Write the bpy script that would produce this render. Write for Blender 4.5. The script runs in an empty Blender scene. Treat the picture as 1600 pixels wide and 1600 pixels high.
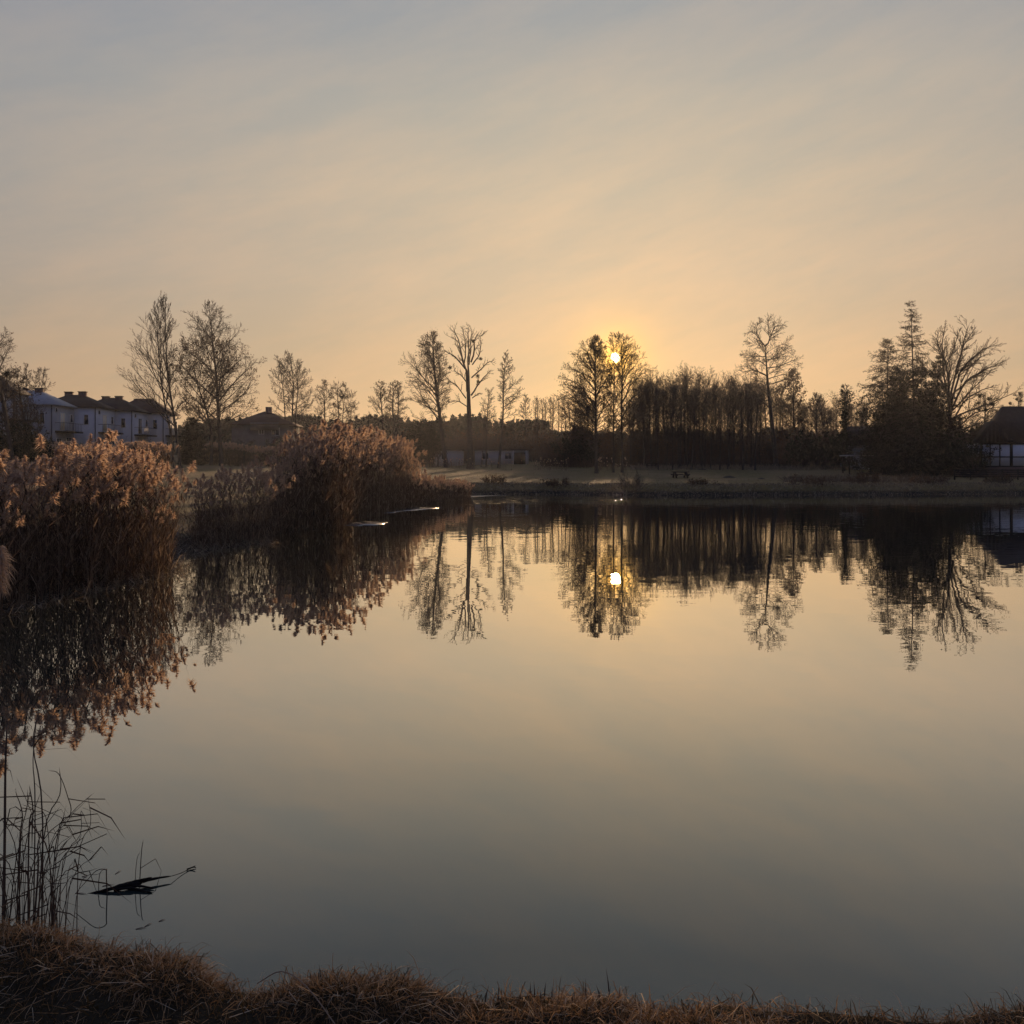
import bpy, math, random
import numpy as np
from mathutils import Vector

S = bpy.context.scene
COL = S.collection
F = 1470.0            # focal length in photo pixels
HZ = 732.0            # horizon row in the photo
EYE = 2.3             # eye height above the water
rad = math.radians

# ------------------------------------------------------------------ camera
cam_d = bpy.data.cameras.new('camera')
cam_d.sensor_width = 36.0
cam_d.lens = 36.0 * F / 1600.0
cam_d.shift_y = -(800.0 - HZ) / 1600.0
cam_d.clip_start = 0.05
cam_d.clip_end = 9000.0
cam = bpy.data.objects.new('camera', cam_d)
cam.location = (0, 0, EYE)
cam.rotation_euler = (rad(90), 0, 0)
COL.objects.link(cam)
S.camera = cam

# ------------------------------------------------------------------ view / render
S.view_settings.view_transform = 'Standard'
S.view_settings.look = 'None'
S.view_settings.exposure = 0.0
S.view_settings.gamma = 1.0
S.view_settings.use_curve_mapping = False
S.render.engine = 'CYCLES'
cy = S.cycles
cy.max_bounces = 5
cy.diffuse_bounces = 2
cy.glossy_bounces = 3
cy.transmission_bounces = 3
cy.transparent_max_bounces = 6
cy.volume_bounces = 0
cy.caustics_reflective = False
cy.caustics_refractive = False
cy.sample_clamp_indirect = 4.0
cy.use_denoising = True
cy.denoiser = 'OPENIMAGEDENOISE'
cy.denoising_input_passes = 'RGB_ALBEDO_NORMAL'
cy.denoising_prefilter = 'ACCURATE'

# ------------------------------------------------------------------ sun and sky
SUN_AZ = math.atan((962 - 800) / F)                 # to the right of the view axis
SUN_EL = math.atan((HZ - 559) / math.hypot(F, 962 - 800))
SD = Vector((math.sin(SUN_AZ) * math.cos(SUN_EL), math.cos(SUN_AZ) * math.cos(SUN_EL), math.sin(SUN_EL)))
sun_d = bpy.data.lights.new('sun_light', 'SUN')
sun_d.energy = 5.0
sun_d.color = (1.0, 0.66, 0.38)
sun_d.angle = rad(0.5)
sun = bpy.data.objects.new('sun_light', sun_d)
sun.rotation_euler = SD.to_track_quat('Z', 'Y').to_euler()
COL.objects.link(sun)


def srgb(r, g, b):
    f = lambda c: (c / 255 / 12.92) if c / 255 <= 0.04045 else ((c / 255 + 0.055) / 1.055) ** 2.4
    return (f(r), f(g), f(b), 1.0)


class NT:
    """small helper for wiring node trees"""
    def __init__(self, tree):
        self.t = tree
    def n(self, kind, **kw):
        nd = self.t.nodes.new(kind)
        for k, v in kw.items():
            setattr(nd, k, v)
        return nd
    def put(self, sock, v):
        if isinstance(v, bpy.types.NodeSocket):
            self.t.links.new(v, sock)
        elif v is not None:
            sock.default_value = v
    def math(self, op, a, b=None, c=None, clamp=False):
        nd = self.n('ShaderNodeMath', operation=op, use_clamp=clamp)
        for s, v in zip(nd.inputs, (a, b, c)):
            self.put(s, v)
        return nd.outputs[0]
    def vmath(self, op, a, b=None):
        nd = self.n('ShaderNodeVectorMath', operation=op)
        self.put(nd.inputs[0], a)
        if op == 'SCALE':
            self.put(nd.inputs['Scale'], b)
        elif b is not None:
            self.put(nd.inputs[1], b)
        return nd.outputs['Value'] if op in ('DOT_PRODUCT', 'LENGTH') else nd.outputs[0]
    def mix(self, f, a, b, blend='MIX'):
        nd = self.n('ShaderNodeMix', data_type='RGBA', blend_type=blend)
        self.put(nd.inputs[0], f); self.put(nd.inputs[6], a); self.put(nd.inputs[7], b)
        return nd.outputs[2]
    def ramp(self, f, stops, interp='LINEAR'):
        nd = self.n('ShaderNodeValToRGB')
        cr = nd.color_ramp; cr.interpolation = interp
        while len(cr.elements) < len(stops):
            cr.elements.new(0.5)
        for e, (p, c) in zip(cr.elements, stops):
            e.position = p
            e.color = c if hasattr(c, '__len__') else (c, c, c, 1)
        self.put(nd.inputs[0], f)
        return nd.outputs[0]
    def noise(self, vec, scale, detail=3, rough=0.5):
        nd = self.n('ShaderNodeTexNoise')
        self.put(nd.inputs['Vector'], vec)
        nd.inputs['Scale'].default_value = scale
        nd.inputs['Detail'].default_value = detail
        nd.inputs['Roughness'].default_value = rough
        return nd
    def map(self, vec, loc=(0, 0, 0), rot=(0, 0, 0), sc=(1, 1, 1)):
        nd = self.n('ShaderNodeMapping')
        self.put(nd.inputs[0], vec)
        nd.inputs['Location'].default_value = loc
        nd.inputs['Rotation'].default_value = rot
        nd.inputs['Scale'].default_value = sc
        return nd.outputs[0]
    def sep(self, v):
        nd = self.n('ShaderNodeSeparateXYZ'); self.put(nd.inputs[0], v); return nd.outputs


world = bpy.data.worlds.new('World')
S.world = world
world.use_nodes = True
wt = world.node_tree
wt.nodes.clear()
W = NT(wt)
dirv = W.vmath('NORMALIZE', W.n('ShaderNodeTexCoord').outputs['Generated'])
dz = W.math('MAXIMUM', W.sep(dirv)[2], 0.0)
# evening veil: colour by elevation times colour by angle from the sun
VEIL_Z = [(0.0, (.720, .370, .142)), (0.06, (.752, .425, .182)), (0.12, (.762, .475, .230)), (0.2, (.745, .517, .292)), (0.28, (.715, .536, .325)), (0.36, (.635, .520, .350)),
          (0.45, (.500, .455, .362)), (0.7, (.42, .42, .38)), (1.0, (.38, .39, .385))]
VEIL_G = [(0, (.772, .844, 1.044)), (2.5, (.816, .871, 1.016)), (5, (.828, .875, .995)), (10, (.801, .848, .965)), (18, (.709, .772, .929)), (26, (.614, .692, .898)), (40, (.473, .568, .847)),
          (60, (.36, .45, .80)), (90, (.26, .36, .78)), (130, (.18, .27, .76)), (180, (.16, .25, .76))]
cosg = W.vmath('DOT_PRODUCT', dirv, tuple(SD))
gam = W.math('MULTIPLY', W.math('ARCCOSINE', W.math('MINIMUM', cosg, 0.9999999)), 180 / math.pi)      # degrees from the sun
vz = W.ramp(dz, [(p, tuple(x * 0.8 for x in c) + (1,)) for p, c in VEIL_Z])
vg = W.ramp(W.math('DIVIDE', gam, 180.0), [(p / 180.0, tuple(x * 0.8 for x in c) + (1,)) for p, c in VEIL_G])
veil = W.vmath('SCALE', W.vmath('MULTIPLY', vz, vg), 1.0 / 0.64)
# soft thin cloud streaks
turned = W.map(dirv, rot=(0, rad(17), 0))
cn1 = W.noise(W.map(turned, loc=(0.35, 0.0, 0.1), sc=(1.3, 1.3, 5.0)), 2.4, 6, 0.6).outputs[0]
cn2 = W.noise(W.map(turned, loc=(3, 1, 2), sc=(2.6, 2.6, 11.0)), 2.2, 6, 0.65).outputs[0]
cst = W.math('SUBTRACT', W.math('ADD', W.math('MULTIPLY', cn1, 1.0), W.math('MULTIPLY', cn2, 1.0)), 1.0)
cloud = W.math('MULTIPLY_ADD', cst, 2.3, 0.42, clamp=True)
veil2 = W.vmath('MULTIPLY', veil, W.mix(cloud, (0.91, 0.95, 1.0, 1), (1.115, 1.05, 1.005, 1)))
# bright rim of the low sun in thin haze
e1 = W.math('EXPONENT', W.math('MULTIPLY', gam, -1 / 0.85))
e2 = W.math('EXPONENT', W.math('MULTIPLY', gam, -1 / 2.6))
aur = W.vmath('ADD', W.vmath('SCALE', (1.9, 0.80, -0.10), e1), W.vmath('SCALE', (0.20, 0.07, -0.05), e2))
disc = W.n('ShaderNodeMapRange', interpolation_type='SMOOTHSTEP')
W.put(disc.inputs[0], gam)
disc.inputs[1].default_value = 0.35; disc.inputs[2].default_value = 0.22
disc.inputs[3].default_value = 0.0; disc.inputs[4].default_value = 1.0
sunc = W.vmath('SCALE', (16.0, 11.0, 4.5), disc.outputs[0])
tot = W.vmath('ADD', W.vmath('ADD', veil2, aur), sunc)
bg1 = W.n('ShaderNodeBackground'); W.put(bg1.inputs[0], tot); bg1.inputs[1].default_value = 0.99
sky = W.n('ShaderNodeTexSky', sky_type='NISHITA', sun_disc=False, sun_elevation=SUN_EL, sun_rotation=SUN_AZ,
          air_density=1.0, dust_density=0.4, ozone_density=1.0)
bg2 = W.n('ShaderNodeBackground'); W.put(bg2.inputs[0], sky.outputs[0]); bg2.inputs[1].default_value = 0.008
add = W.n('ShaderNodeAddShader')
wt.links.new(bg1.outputs[0], add.inputs[0]); wt.links.new(bg2.outputs[0], add.inputs[1])
wo = W.n('ShaderNodeOutputWorld'); wt.links.new(add.outputs[0], wo.inputs[0])

# ------------------------------------------------------------------ helpers
def P(px, py, d):
    return ((px - 800.0) / F * d, d, EYE + (HZ - py) / F * d)

def X(px, d):
    return (px - 800.0) / F * d

def Zp(py, d):
    return EYE + (HZ - py) / F * d

def mesh_obj(name, V, T, mat, parent=None, col=None, smooth=False):
    V = np.ascontiguousarray(V, dtype=np.float32).reshape(-1, 3)
    T = np.ascontiguousarray(T, dtype=np.int32)
    k = T.shape[1]
    me = bpy.data.meshes.new(name)
    me.vertices.add(len(V)); me.vertices.foreach_set('co', V.ravel())
    me.loops.add(T.size); me.loops.foreach_set('vertex_index', T.ravel())
    me.polygons.add(len(T))
    me.polygons.foreach_set('loop_start', np.arange(0, T.size, k, dtype=np.int32))
    if smooth:
        me.polygons.foreach_set('use_smooth', np.ones(len(T), dtype=bool))
    me.update(calc_edges=True)
    if col is not None:
        a = me.attributes.new('tint', 'FLOAT', 'POINT')
        a.data.foreach_set('value', np.ascontiguousarray(col, dtype=np.float32))
    me.materials.append(mat)
    o = bpy.data.objects.new(name, me)
    COL.objects.link(o)
    if parent:
        o.parent = parent
    return o

def empty(name, loc, label=None, cat=None, group=None):
    o = bpy.data.objects.new(name, None)
    o.empty_display_size = 0.2
    o.location = loc
    COL.objects.link(o)
    tag(o, label, cat, group)
    return o

def tag(o, label=None, cat=None, group=None, kind=None):
    if label: o['label'] = label
    if cat: o['category'] = cat
    if group: o['group'] = group
    if kind: o['kind'] = kind
    return o

def copy_thing(root, loc, rotz=0.0, sc=(1, 1, 1), label=None, group=None, rot=None):
    r = root.copy(); COL.objects.link(r)
    r.location = loc; r.rotation_euler = rot if rot else (0, 0, rotz); r.scale = sc
    if label: r['label'] = label
    if group: r['group'] = group
    for ch in root.children:
        c = ch.copy(); COL.objects.link(c); c.parent = r
        for g in ch.children:
            q = g.copy(); COL.objects.link(q); q.parent = c
    return r

class Geo:
    """collects triangles"""
    def __init__(self):
        self.V = []; self.T = []; self.C = []; self.n = 0
    def add(self, V, T, c=None):
        V = np.asarray(V, dtype=np.float64).reshape(-1, 3); T = np.asarray(T, dtype=np.int64).reshape(-1, 3)
        self.V.append(V); self.T.append(T + self.n); self.n += len(V)
        self.C.append(np.full(len(V), 0.5) if c is None else np.broadcast_to(np.asarray(c, dtype=float), (len(V),)))
        return self
    def box(self, x0, x1, y0, y1, z0, z1):
        v = [(x, y, z) for z in (z0, z1) for y in (y0, y1) for x in (x0, x1)]
        q = [(0, 2, 3, 1), (4, 5, 7, 6), (0, 1, 5, 4), (2, 6, 7, 3), (0, 4, 6, 2), (1, 3, 7, 5)]
        return self.add(v, [t for a, b, c, d in q for t in ((a, b, c), (a, c, d))])
    def tubes(self, Pt, R, sides=4, c=None):
        """Pt (B,n,3), R (B,n): B tapered tubes; the last ring closes to a point"""
        V, T = tubes(Pt, R, sides)
        return self.add(V, T, None if c is None else np.repeat(c, V.shape[0] // len(Pt)))
    def arrays(self):
        return np.concatenate(self.V), np.concatenate(self.T), np.concatenate(self.C)
    def build(self, name, mat, parent=None, off=(0, 0, 0), smooth=False):
        V, T, C = self.arrays()
        return mesh_obj(name, V - np.asarray(off), T, mat, parent, C, smooth)

def tubes(Pt, R, sides):
    Pt = np.asarray(Pt, dtype=float); R = np.asarray(R, dtype=float)
    B, n, _ = Pt.shape
    tg = np.empty_like(Pt)
    tg[:, 1:-1] = Pt[:, 2:] - Pt[:, :-2]
    tg[:, 0] = Pt[:, 1] - Pt[:, 0]; tg[:, -1] = Pt[:, -1] - Pt[:, -2]
    tg /= np.linalg.norm(tg, axis=2, keepdims=True) + 1e-9
    ref = np.where(np.abs(tg[:, :1, 2:3]) > 0.8, np.array([[[1.0, 0, 0]]]), np.array([[[0, 0, 1.0]]]))
    u = np.cross(tg, np.broadcast_to(ref, tg.shape)); u /= np.linalg.norm(u, axis=2, keepdims=True) + 1e-9
    v = np.cross(tg, u)
    a = np.arange(sides) * 2 * math.pi / sides
    ring = Pt[:, :, None, :] + R[:, :, None, None] * (np.cos(a)[None, None, :, None] * u[:, :, None, :] + np.sin(a)[None, None, :, None] * v[:, :, None, :])
    body = ring[:, :-1].reshape(B, (n - 1) * sides, 3)
    V = np.concatenate([body, Pt[:, -1:]], axis=1)
    m = (n - 1) * sides + 1
    f = []
    for i in range(n - 2):
        for k in range(sides):
            k2 = (k + 1) % sides
            a0, a1, b0, b1 = i * sides + k, i * sides + k2, (i + 1) * sides + k, (i + 1) * sides + k2
            f += [(a0, a1, b1), (a0, b1, b0)]
    for k in range(sides):
        f.append(((n - 2) * sides + k, (n - 2) * sides + (k + 1) % sides, m - 1))
    f = np.array(f)
    T = (f[None] + (np.arange(B) * m)[:, None, None]).reshape(-1, 3)
    return V.reshape(-1, 3), T

def slivers(Pt, R, rng):
    """the finest twigs: one slender triangle each"""
    a, b = Pt[:, 0], Pt[:, -1]
    sd = np.cross(b - a, rng.normal(size=a.shape)); sd /= np.linalg.norm(sd, axis=1, keepdims=True) + 1e-9
    w = R[:, :1] * 1.3
    V = np.stack([a - sd * w, a + sd * w, b], 1)
    return V.reshape(-1, 3), np.arange(len(a) * 3).reshape(-1, 3)

def blades(base, dirv, length, width, droop, rng):
    """ribbons of 5 points: base (N,3), dirv (N,3) start direction, droop = bending down over the length"""
    N = len(base)
    d = dirv / (np.linalg.norm(dirv, axis=1, keepdims=True) + 1e-9)
    side = np.cross(d, rng.normal(size=(N, 3))); side /= np.linalg.norm(side, axis=1, keepdims=True) + 1e-9
    L = length[:, None]
    dn = np.array([[0, 0, -1.0]])
    mid = base + d * L * 0.55 + dn * (droop * length)[:, None] * 0.22
    tip = base + d * L * 0.95 + dn * (droop * length)[:, None] * 0.85
    w = (width * 0.5)[:, None]
    V = np.stack([base - side * w, base + side * w, mid - side * w * 0.8, mid + side * w * 0.8, tip], axis=1)
    f = np.array([(0, 1, 3), (0, 3, 2), (2, 3, 4)])
    T = (f[None] + (np.arange(N) * 5)[:, None, None]).reshape(-1, 3)
    return V.reshape(-1, 3), T

# ------------------------------------------------------------------ materials
def new_mat(name):
    m = bpy.data.materials.new(name); m.use_nodes = True
    m.node_tree.nodes.clear()
    return m, NT(m.node_tree)

def out(nt, shader):
    o = nt.n('ShaderNodeOutputMaterial'); nt.t.links.new(shader, o.inputs[0])

def simple(name, c1, c2, scale=8.0, rough=0.85, bump=0.0, coord='Object', spec=0.2):
    m, nt = new_mat(name)
    tc = nt.n('ShaderNodeTexCoord').outputs[coord]
    nz = nt.noise(tc, scale, 4, 0.6)
    b = nt.n('ShaderNodeBsdfPrincipled')
    nt.put(b.inputs['Base Color'], nt.mix(nt.ramp(nz.outputs[0], [(0.3, 0.0), (0.7, 1.0)]), c1 + (1,), c2 + (1,)))
    b.inputs['Roughness'].default_value = rough
    b.inputs['Specular IOR Level'].default_value = spec
    if bump:
        bp = nt.n('ShaderNodeBump'); bp.inputs['Strength'].default_value = bump
        nt.put(bp.inputs['Height'], nz.outputs[0]); nt.put(b.inputs['Normal'], bp.outputs[0])
    out(nt, b.outputs[0])
    return m

def tinted(name, stops, trans=0.4):
    """thin plant matter: colour picked by the per-blade 'tint' value, part of the light passes through"""
    m, nt = new_mat(name)
    at = nt.n('ShaderNodeAttribute', attribute_name='tint')
    c = nt.ramp(at.outputs['Fac'], [(p, k + (1,)) for p, k in stops])
    d = nt.n('ShaderNodeBsdfDiffuse'); nt.put(d.inputs[0], c)
    t = nt.n('ShaderNodeBsdfTranslucent'); nt.put(t.inputs[0], c)
    mx = nt.n('ShaderNodeMixShader'); mx.inputs[0].default_value = trans
    nt.t.links.new(d.outputs[0], mx.inputs[1]); nt.t.links.new(t.outputs[0], mx.inputs[2])
    out(nt, mx.outputs[0])
    return m

M_BARK = simple('bark', (0.045, 0.036, 0.030), (0.085, 0.068, 0.055), 3.0, 0.95)
M_TWIG = simple('twig', (0.060, 0.046, 0.036), (0.100, 0.074, 0.056), 1.0, 0.95)
M_LEAF = tinted('dry_leaf', [(0.0, (0.07, 0.045, 0.028)), (1.0, (0.14, 0.085, 0.045))], 0.35)
M_NEEDLE = tinted('needle', [(0.0, (0.014, 0.016, 0.010)), (1.0, (0.032, 0.032, 0.020))], 0.05)
M_EVERG = tinted('evergreen_leaf', [(0.0, (0.020, 0.024, 0.016)), (1.0, (0.045, 0.048, 0.03))], 0.1)
M_PLUME = tinted('reed_plume', [(0.0, (0.36, 0.235, 0.15)), (0.6, (0.62, 0.435, 0.295)), (1.0, (0.78, 0.60, 0.44))], 0.58)
M_STEM = tinted('reed_stem', [(0.0, (0.045, 0.030, 0.020)), (0.55, (0.16, 0.105, 0.068)), (1.0, (0.40, 0.29, 0.20))], 0.3)
M_GRASS = tinted('bank_grass', [(0.0, (0.020, 0.018, 0.010)), (0.35, (0.085, 0.055, 0.020)), (0.6, (0.29, 0.160, 0.072)), (0.85, (0.55, 0.345, 0.185)), (1.0, (0.72, 0.57, 0.39))], 0.5)
M_SEDGE = tinted('bank_sedge', [(0.0, (0.07, 0.054, 0.038)), (0.5, (0.20, 0.152, 0.105)), (1.0, (0.38, 0.30, 0.21))], 0.3)
M_LAWNB = tinted('lawn_blade', [(0.0, (0.10, 0.078, 0.028)), (0.6, (0.22, 0.155, 0.058)), (1.0, (0.32, 0.225, 0.10))], 0.15)
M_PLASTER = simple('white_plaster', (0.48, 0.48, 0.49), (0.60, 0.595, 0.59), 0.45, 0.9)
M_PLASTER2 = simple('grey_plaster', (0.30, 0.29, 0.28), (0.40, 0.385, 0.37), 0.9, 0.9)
M_ROOF = simple('dark_roof_tile', (0.018, 0.016, 0.017), (0.032, 0.027, 0.028), 2.0, 0.85)
M_ROOFG = simple('grey_metal_roof', (0.22, 0.23, 0.25), (0.30, 0.31, 0.33), 1.5, 0.6)
M_ROOFR = simple('red_brown_roof', (0.045, 0.025, 0.021), (0.07, 0.038, 0.03), 2.0, 0.9)
M_BRICK = simple('chimney_brick', (0.10, 0.07, 0.06), (0.16, 0.10, 0.08), 6.0, 0.9)
M_TIMBER = simple('dark_timber', (0.016, 0.013, 0.011), (0.032, 0.026, 0.021), 5.0, 0.85)
M_WOOD = simple('weathered_wood', (0.030, 0.020, 0.015), (0.055, 0.037, 0.027), 6.0, 0.85)
M_METAL = simple('railing_metal', (0.06, 0.06, 0.065), (0.09, 0.09, 0.095), 6.0, 0.5)
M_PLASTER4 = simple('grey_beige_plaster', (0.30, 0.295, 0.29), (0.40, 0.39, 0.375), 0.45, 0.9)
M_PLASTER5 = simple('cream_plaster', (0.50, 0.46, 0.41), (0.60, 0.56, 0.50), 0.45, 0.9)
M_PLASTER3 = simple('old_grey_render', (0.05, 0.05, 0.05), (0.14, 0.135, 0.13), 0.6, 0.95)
M_PALE = simple('pale_board', (0.55, 0.53, 0.5), (0.66, 0.64, 0.6), 3.0, 0.8)
M_CREAM_PANE = simple('cream_pane', (0.70, 0.60, 0.42), (0.78, 0.68, 0.5), 3.0, 0.8)  # matt cream colour filling a whole window pane
M_WET = simple('wet_black_wood', (0.010, 0.008, 0.007), (0.022, 0.017, 0.014), 14.0, 0.9, 0.3, spec=0.1)
M_STALK = simple('dead_stalk', (0.05, 0.033, 0.022), (0.15, 0.095, 0.060), 5.0, 0.8)
M_MUD = simple('mud', (0.03, 0.022, 0.015), (0.06, 0.045, 0.03), 2.0, 0.95)

mg, nt = new_mat('glass_pane')
b = nt.n('ShaderNodeBsdfPrincipled')
b.inputs['Base Color'].default_value = (0.03, 0.032, 0.036, 1); b.inputs['Roughness'].default_value = 0.08
out(nt, b.outputs[0]); M_GLASS = mg

mi, nt = new_mat('thin_ice')
tc = nt.n('ShaderNodeTexCoord').outputs['Object']
b = nt.n('ShaderNodeBsdfPrincipled')
nz = nt.noise(nt.map(tc, sc=(1, 0.5, 1)), 2.5, 5, 0.65)
nt.put(b.inputs['Base Color'], nt.ramp(nz.outputs[0], [(0.35, (0.10, 0.095, 0.09, 1)), (0.65, (0.26, 0.24, 0.22, 1))]))
b.inputs['Roughness'].default_value = 0.30
nt.put(b.inputs['Roughness'], nt.ramp(nz.outputs[0], [(0.3, 0.10), (0.7, 0.30)]))
out(nt, b.outputs[0]); M_ICE = mi

# ground: short winter lawn, worn patches, mud at the water's edge
mgd, nt = new_mat('ground_grass')
tc = nt.n('ShaderNodeTexCoord').outputs['Object']
n1 = nt.noise(tc, 0.12, 5, 0.6).outputs[0]
n2 = nt.noise(tc, 1.6, 5, 0.7).outputs[0]
n3 = nt.noise(tc, 14.0, 3, 0.7).outputs[0]
lawn = nt.mix(nt.ramp(n2, [(0.35, 0.0), (0.68, 1.0)]), (0.15, 0.115, 0.042, 1), (0.29, 0.205, 0.082, 1))
lawn = nt.mix(nt.ramp(n1, [(0.42, 0.0), (0.62, 0.65)]), lawn, (0.30, 0.20, 0.105, 1))
lawn = nt.mix(nt.math('MULTIPLY', n3, 0.5), lawn, (0.05, 0.043, 0.02, 1))
zz = nt.sep(nt.n('ShaderNodeNewGeometry').outputs['Position'])[2]
edge = nt.n('ShaderNodeMapRange', interpolation_type='SMOOTHSTEP')
nt.put(edge.inputs[0], nt.math('ADD', zz, nt.math('MULTIPLY', n2, 0.25)))
edge.inputs[1].default_value = 0.28; edge.inputs[2].default_value = 0.62
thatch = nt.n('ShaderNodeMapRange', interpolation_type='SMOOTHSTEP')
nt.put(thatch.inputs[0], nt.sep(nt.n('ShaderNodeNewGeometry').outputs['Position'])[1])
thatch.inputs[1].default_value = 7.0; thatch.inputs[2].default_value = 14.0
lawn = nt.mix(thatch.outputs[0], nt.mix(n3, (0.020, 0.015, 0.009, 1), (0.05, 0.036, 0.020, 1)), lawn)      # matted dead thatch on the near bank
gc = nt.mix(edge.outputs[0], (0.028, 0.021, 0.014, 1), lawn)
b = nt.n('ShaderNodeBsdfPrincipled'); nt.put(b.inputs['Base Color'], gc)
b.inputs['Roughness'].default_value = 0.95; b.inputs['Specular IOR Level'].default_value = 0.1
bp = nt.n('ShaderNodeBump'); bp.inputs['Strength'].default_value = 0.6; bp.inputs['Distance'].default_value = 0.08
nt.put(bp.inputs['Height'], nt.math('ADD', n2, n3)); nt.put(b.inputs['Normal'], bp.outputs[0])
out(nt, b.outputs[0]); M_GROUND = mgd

# water: mirror at a grazing view, dark and faintly green when looked into
mw, nt = new_mat('pond_water')
geo = nt.n('ShaderNodeNewGeometry')
pos = geo.outputs['Position']
px_, py_, _ = nt.sep(pos)[0], nt.sep(pos)[1], None
def slope(vec, scale, det, ax, ay, rough=0.5):
    nd = nt.noise(vec, scale, det, rough)
    v = nt.vmath('SUBTRACT', nd.outputs['Color'], (0.5, 0.5, 0.5))
    return nt.vmath('MULTIPLY', v, (ax, ay, 0.0))
far = nt.n('ShaderNodeMapRange', interpolation_type='SMOOTHSTEP')
nt.put(far.inputs[0], py_); far.inputs[1].default_value = 8.0; far.inputs[2].default_value = 45.0
far.inputs[3].default_value = 0.35; far.inputs[4].default_value = 1.0
sl = nt.vmath('ADD', slope(nt.map(pos, sc=(0.5, 1.6, 1)), 1.6, 2, 0.006, 0.022), slope(nt.map(pos, sc=(0.35, 1.0, 1)), 9.0, 1, 0.004, 0.018))
sl = nt.vmath('SCALE', sl, far.outputs[0])
# a ruffled strip by the far shore
wob = nt.noise(nt.map(pos, sc=(0.06, 0.25, 1)), 1.0, 3, 0.6).outputs[0]
yy = nt.math('ADD', py_, nt.math('MULTIPLY', nt.math('SUBTRACT', wob, 0.5), 7.0))
yy = nt.math('SUBTRACT', yy, nt.math('MULTIPLY', px_, 1.5))
r1 = nt.n('ShaderNodeMapRange', interpolation_type='SMOOTHSTEP')
nt.put(r1.inputs[0], yy); r1.inputs[1].default_value = 62.0; r1.inputs[2].default_value = 63.5
r2 = nt.n('ShaderNodeMapRange', interpolation_type='SMOOTHSTEP')
nt.put(r2.inputs[0], px_); r2.inputs[1].default_value = 17.0; r2.inputs[2].default_value = 9.0
ruf = nt.math('MULTIPLY', r1.outputs[0], r2.outputs[0])
sl = nt.vmath('ADD', sl, nt.vmath('SCALE', slope(nt.map(pos, sc=(0.5, 1.0, 1)), 4.0, 2, 0.05, 0.15), ruf))
# a small patch of steeper ripples, put in to catch the sun glint
gd = nt.vmath('LENGTH', nt.vmath('MULTIPLY', nt.vmath('SUBTRACT', pos, (X(951, 68.0), 68.0, 0.0)), (0.48, 0.85, 0)))
gp = nt.n('ShaderNodeMapRange', interpolation_type='SMOOTHSTEP')
nt.put(gp.inputs[0], gd); gp.inputs[1].default_value = 1.1; gp.inputs[2].default_value = 0.3
sl = nt.vmath('ADD', sl, nt.vmath('SCALE', slope(nt.map(pos, sc=(1.0, 1.0, 1)), 4.5, 2, 0.12, 0.42), gp.outputs[0]))
nrm = nt.vmath('NORMALIZE', nt.vmath('ADD', sl, (0, 0, 1.0)))
cosv = nt.math('ABSOLUTE', nt.vmath('DOT_PRODUCT', geo.outputs['Incoming'], (0, 0, 1.0)))
refl = nt.ramp(cosv, [(0.0, 1.0), (0.08, 0.92), (0.155, 0.81), (0.213, 0.68), (0.305, 0.43), (0.389, 0.262), (0.455, 0.162), (0.65, 0.06), (1.0, 0.03)])
gl = nt.n('ShaderNodeBsdfGlossy'); gl.inputs['Roughness'].default_value = 0.0
gl.inputs['Color'].default_value = (0.985, 0.985, 0.94, 1); nt.put(gl.inputs['Normal'], nrm)
df = nt.n('ShaderNodeBsdfDiffuse'); df.inputs[0].default_value = (0.024, 0.034, 0.030, 1)
mx = nt.n('ShaderNodeMixShader'); nt.put(mx.inputs[0], refl)
nt.t.links.new(df.outputs[0], mx.inputs[1]); nt.t.links.new(gl.outputs[0], mx.inputs[2])
out(nt, mx.outputs[0]); M_WATER = mw

# ------------------------------------------------------------------ terrain and water
EDGE = []          # rim of the near bank: photo column, row
for a_, b_ in ((-60, 1412), (0, 1425), (100, 1452), (200, 1470), (300, 1476), (334, 1482), (346, 1515), (400, 1522), (440, 1508), (480, 1500), (560, 1506), (640, 1500), (700, 1528), (760, 1530), (800, 1522), (950, 1528), (1050, 1544), (1130, 1536), (1250, 1546), (1350, 1552), (1480, 1558), (1540, 1548), (1620, 1536), (1760, 1534)):
    d_ = 1.58 * F / (b_ - HZ)
    EDGE.append((X(a_, d_), d_ + 0.13))
POND = np.array([(-9.6, 12.6), (-8.05, 14.8), (-7.93, 16.6), (-7.67, 18.8), (-7.3, 20.1), (-7.9, 22.4), (-8.7, 23.6), (-8.6, 25.4), (-7.4, 28.6), (-8.2, 30.5), (-8.0, 32.8),
                 (-6.9, 36.4), (-7.2, 43.0), (-5.9, 53.7), (-6.1, 62.0), (-5.3, 75.0), (-3.0, 83.0), (0.5, 84.6), (5.2, 82.4), (10.95, 80.5), (16, 79.8), (21.9, 80.6), (28, 81.2), (33.7, 82.3),
                 (46, 84.5), (62, 82), (76, 62), (68, 22), (40, 5), (14, 2.9)] + EDGE[::-1] + [(-2.4, 4.0), (-4, 4.6), (-9, 5.8), (-11.5, 9.0)])

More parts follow.
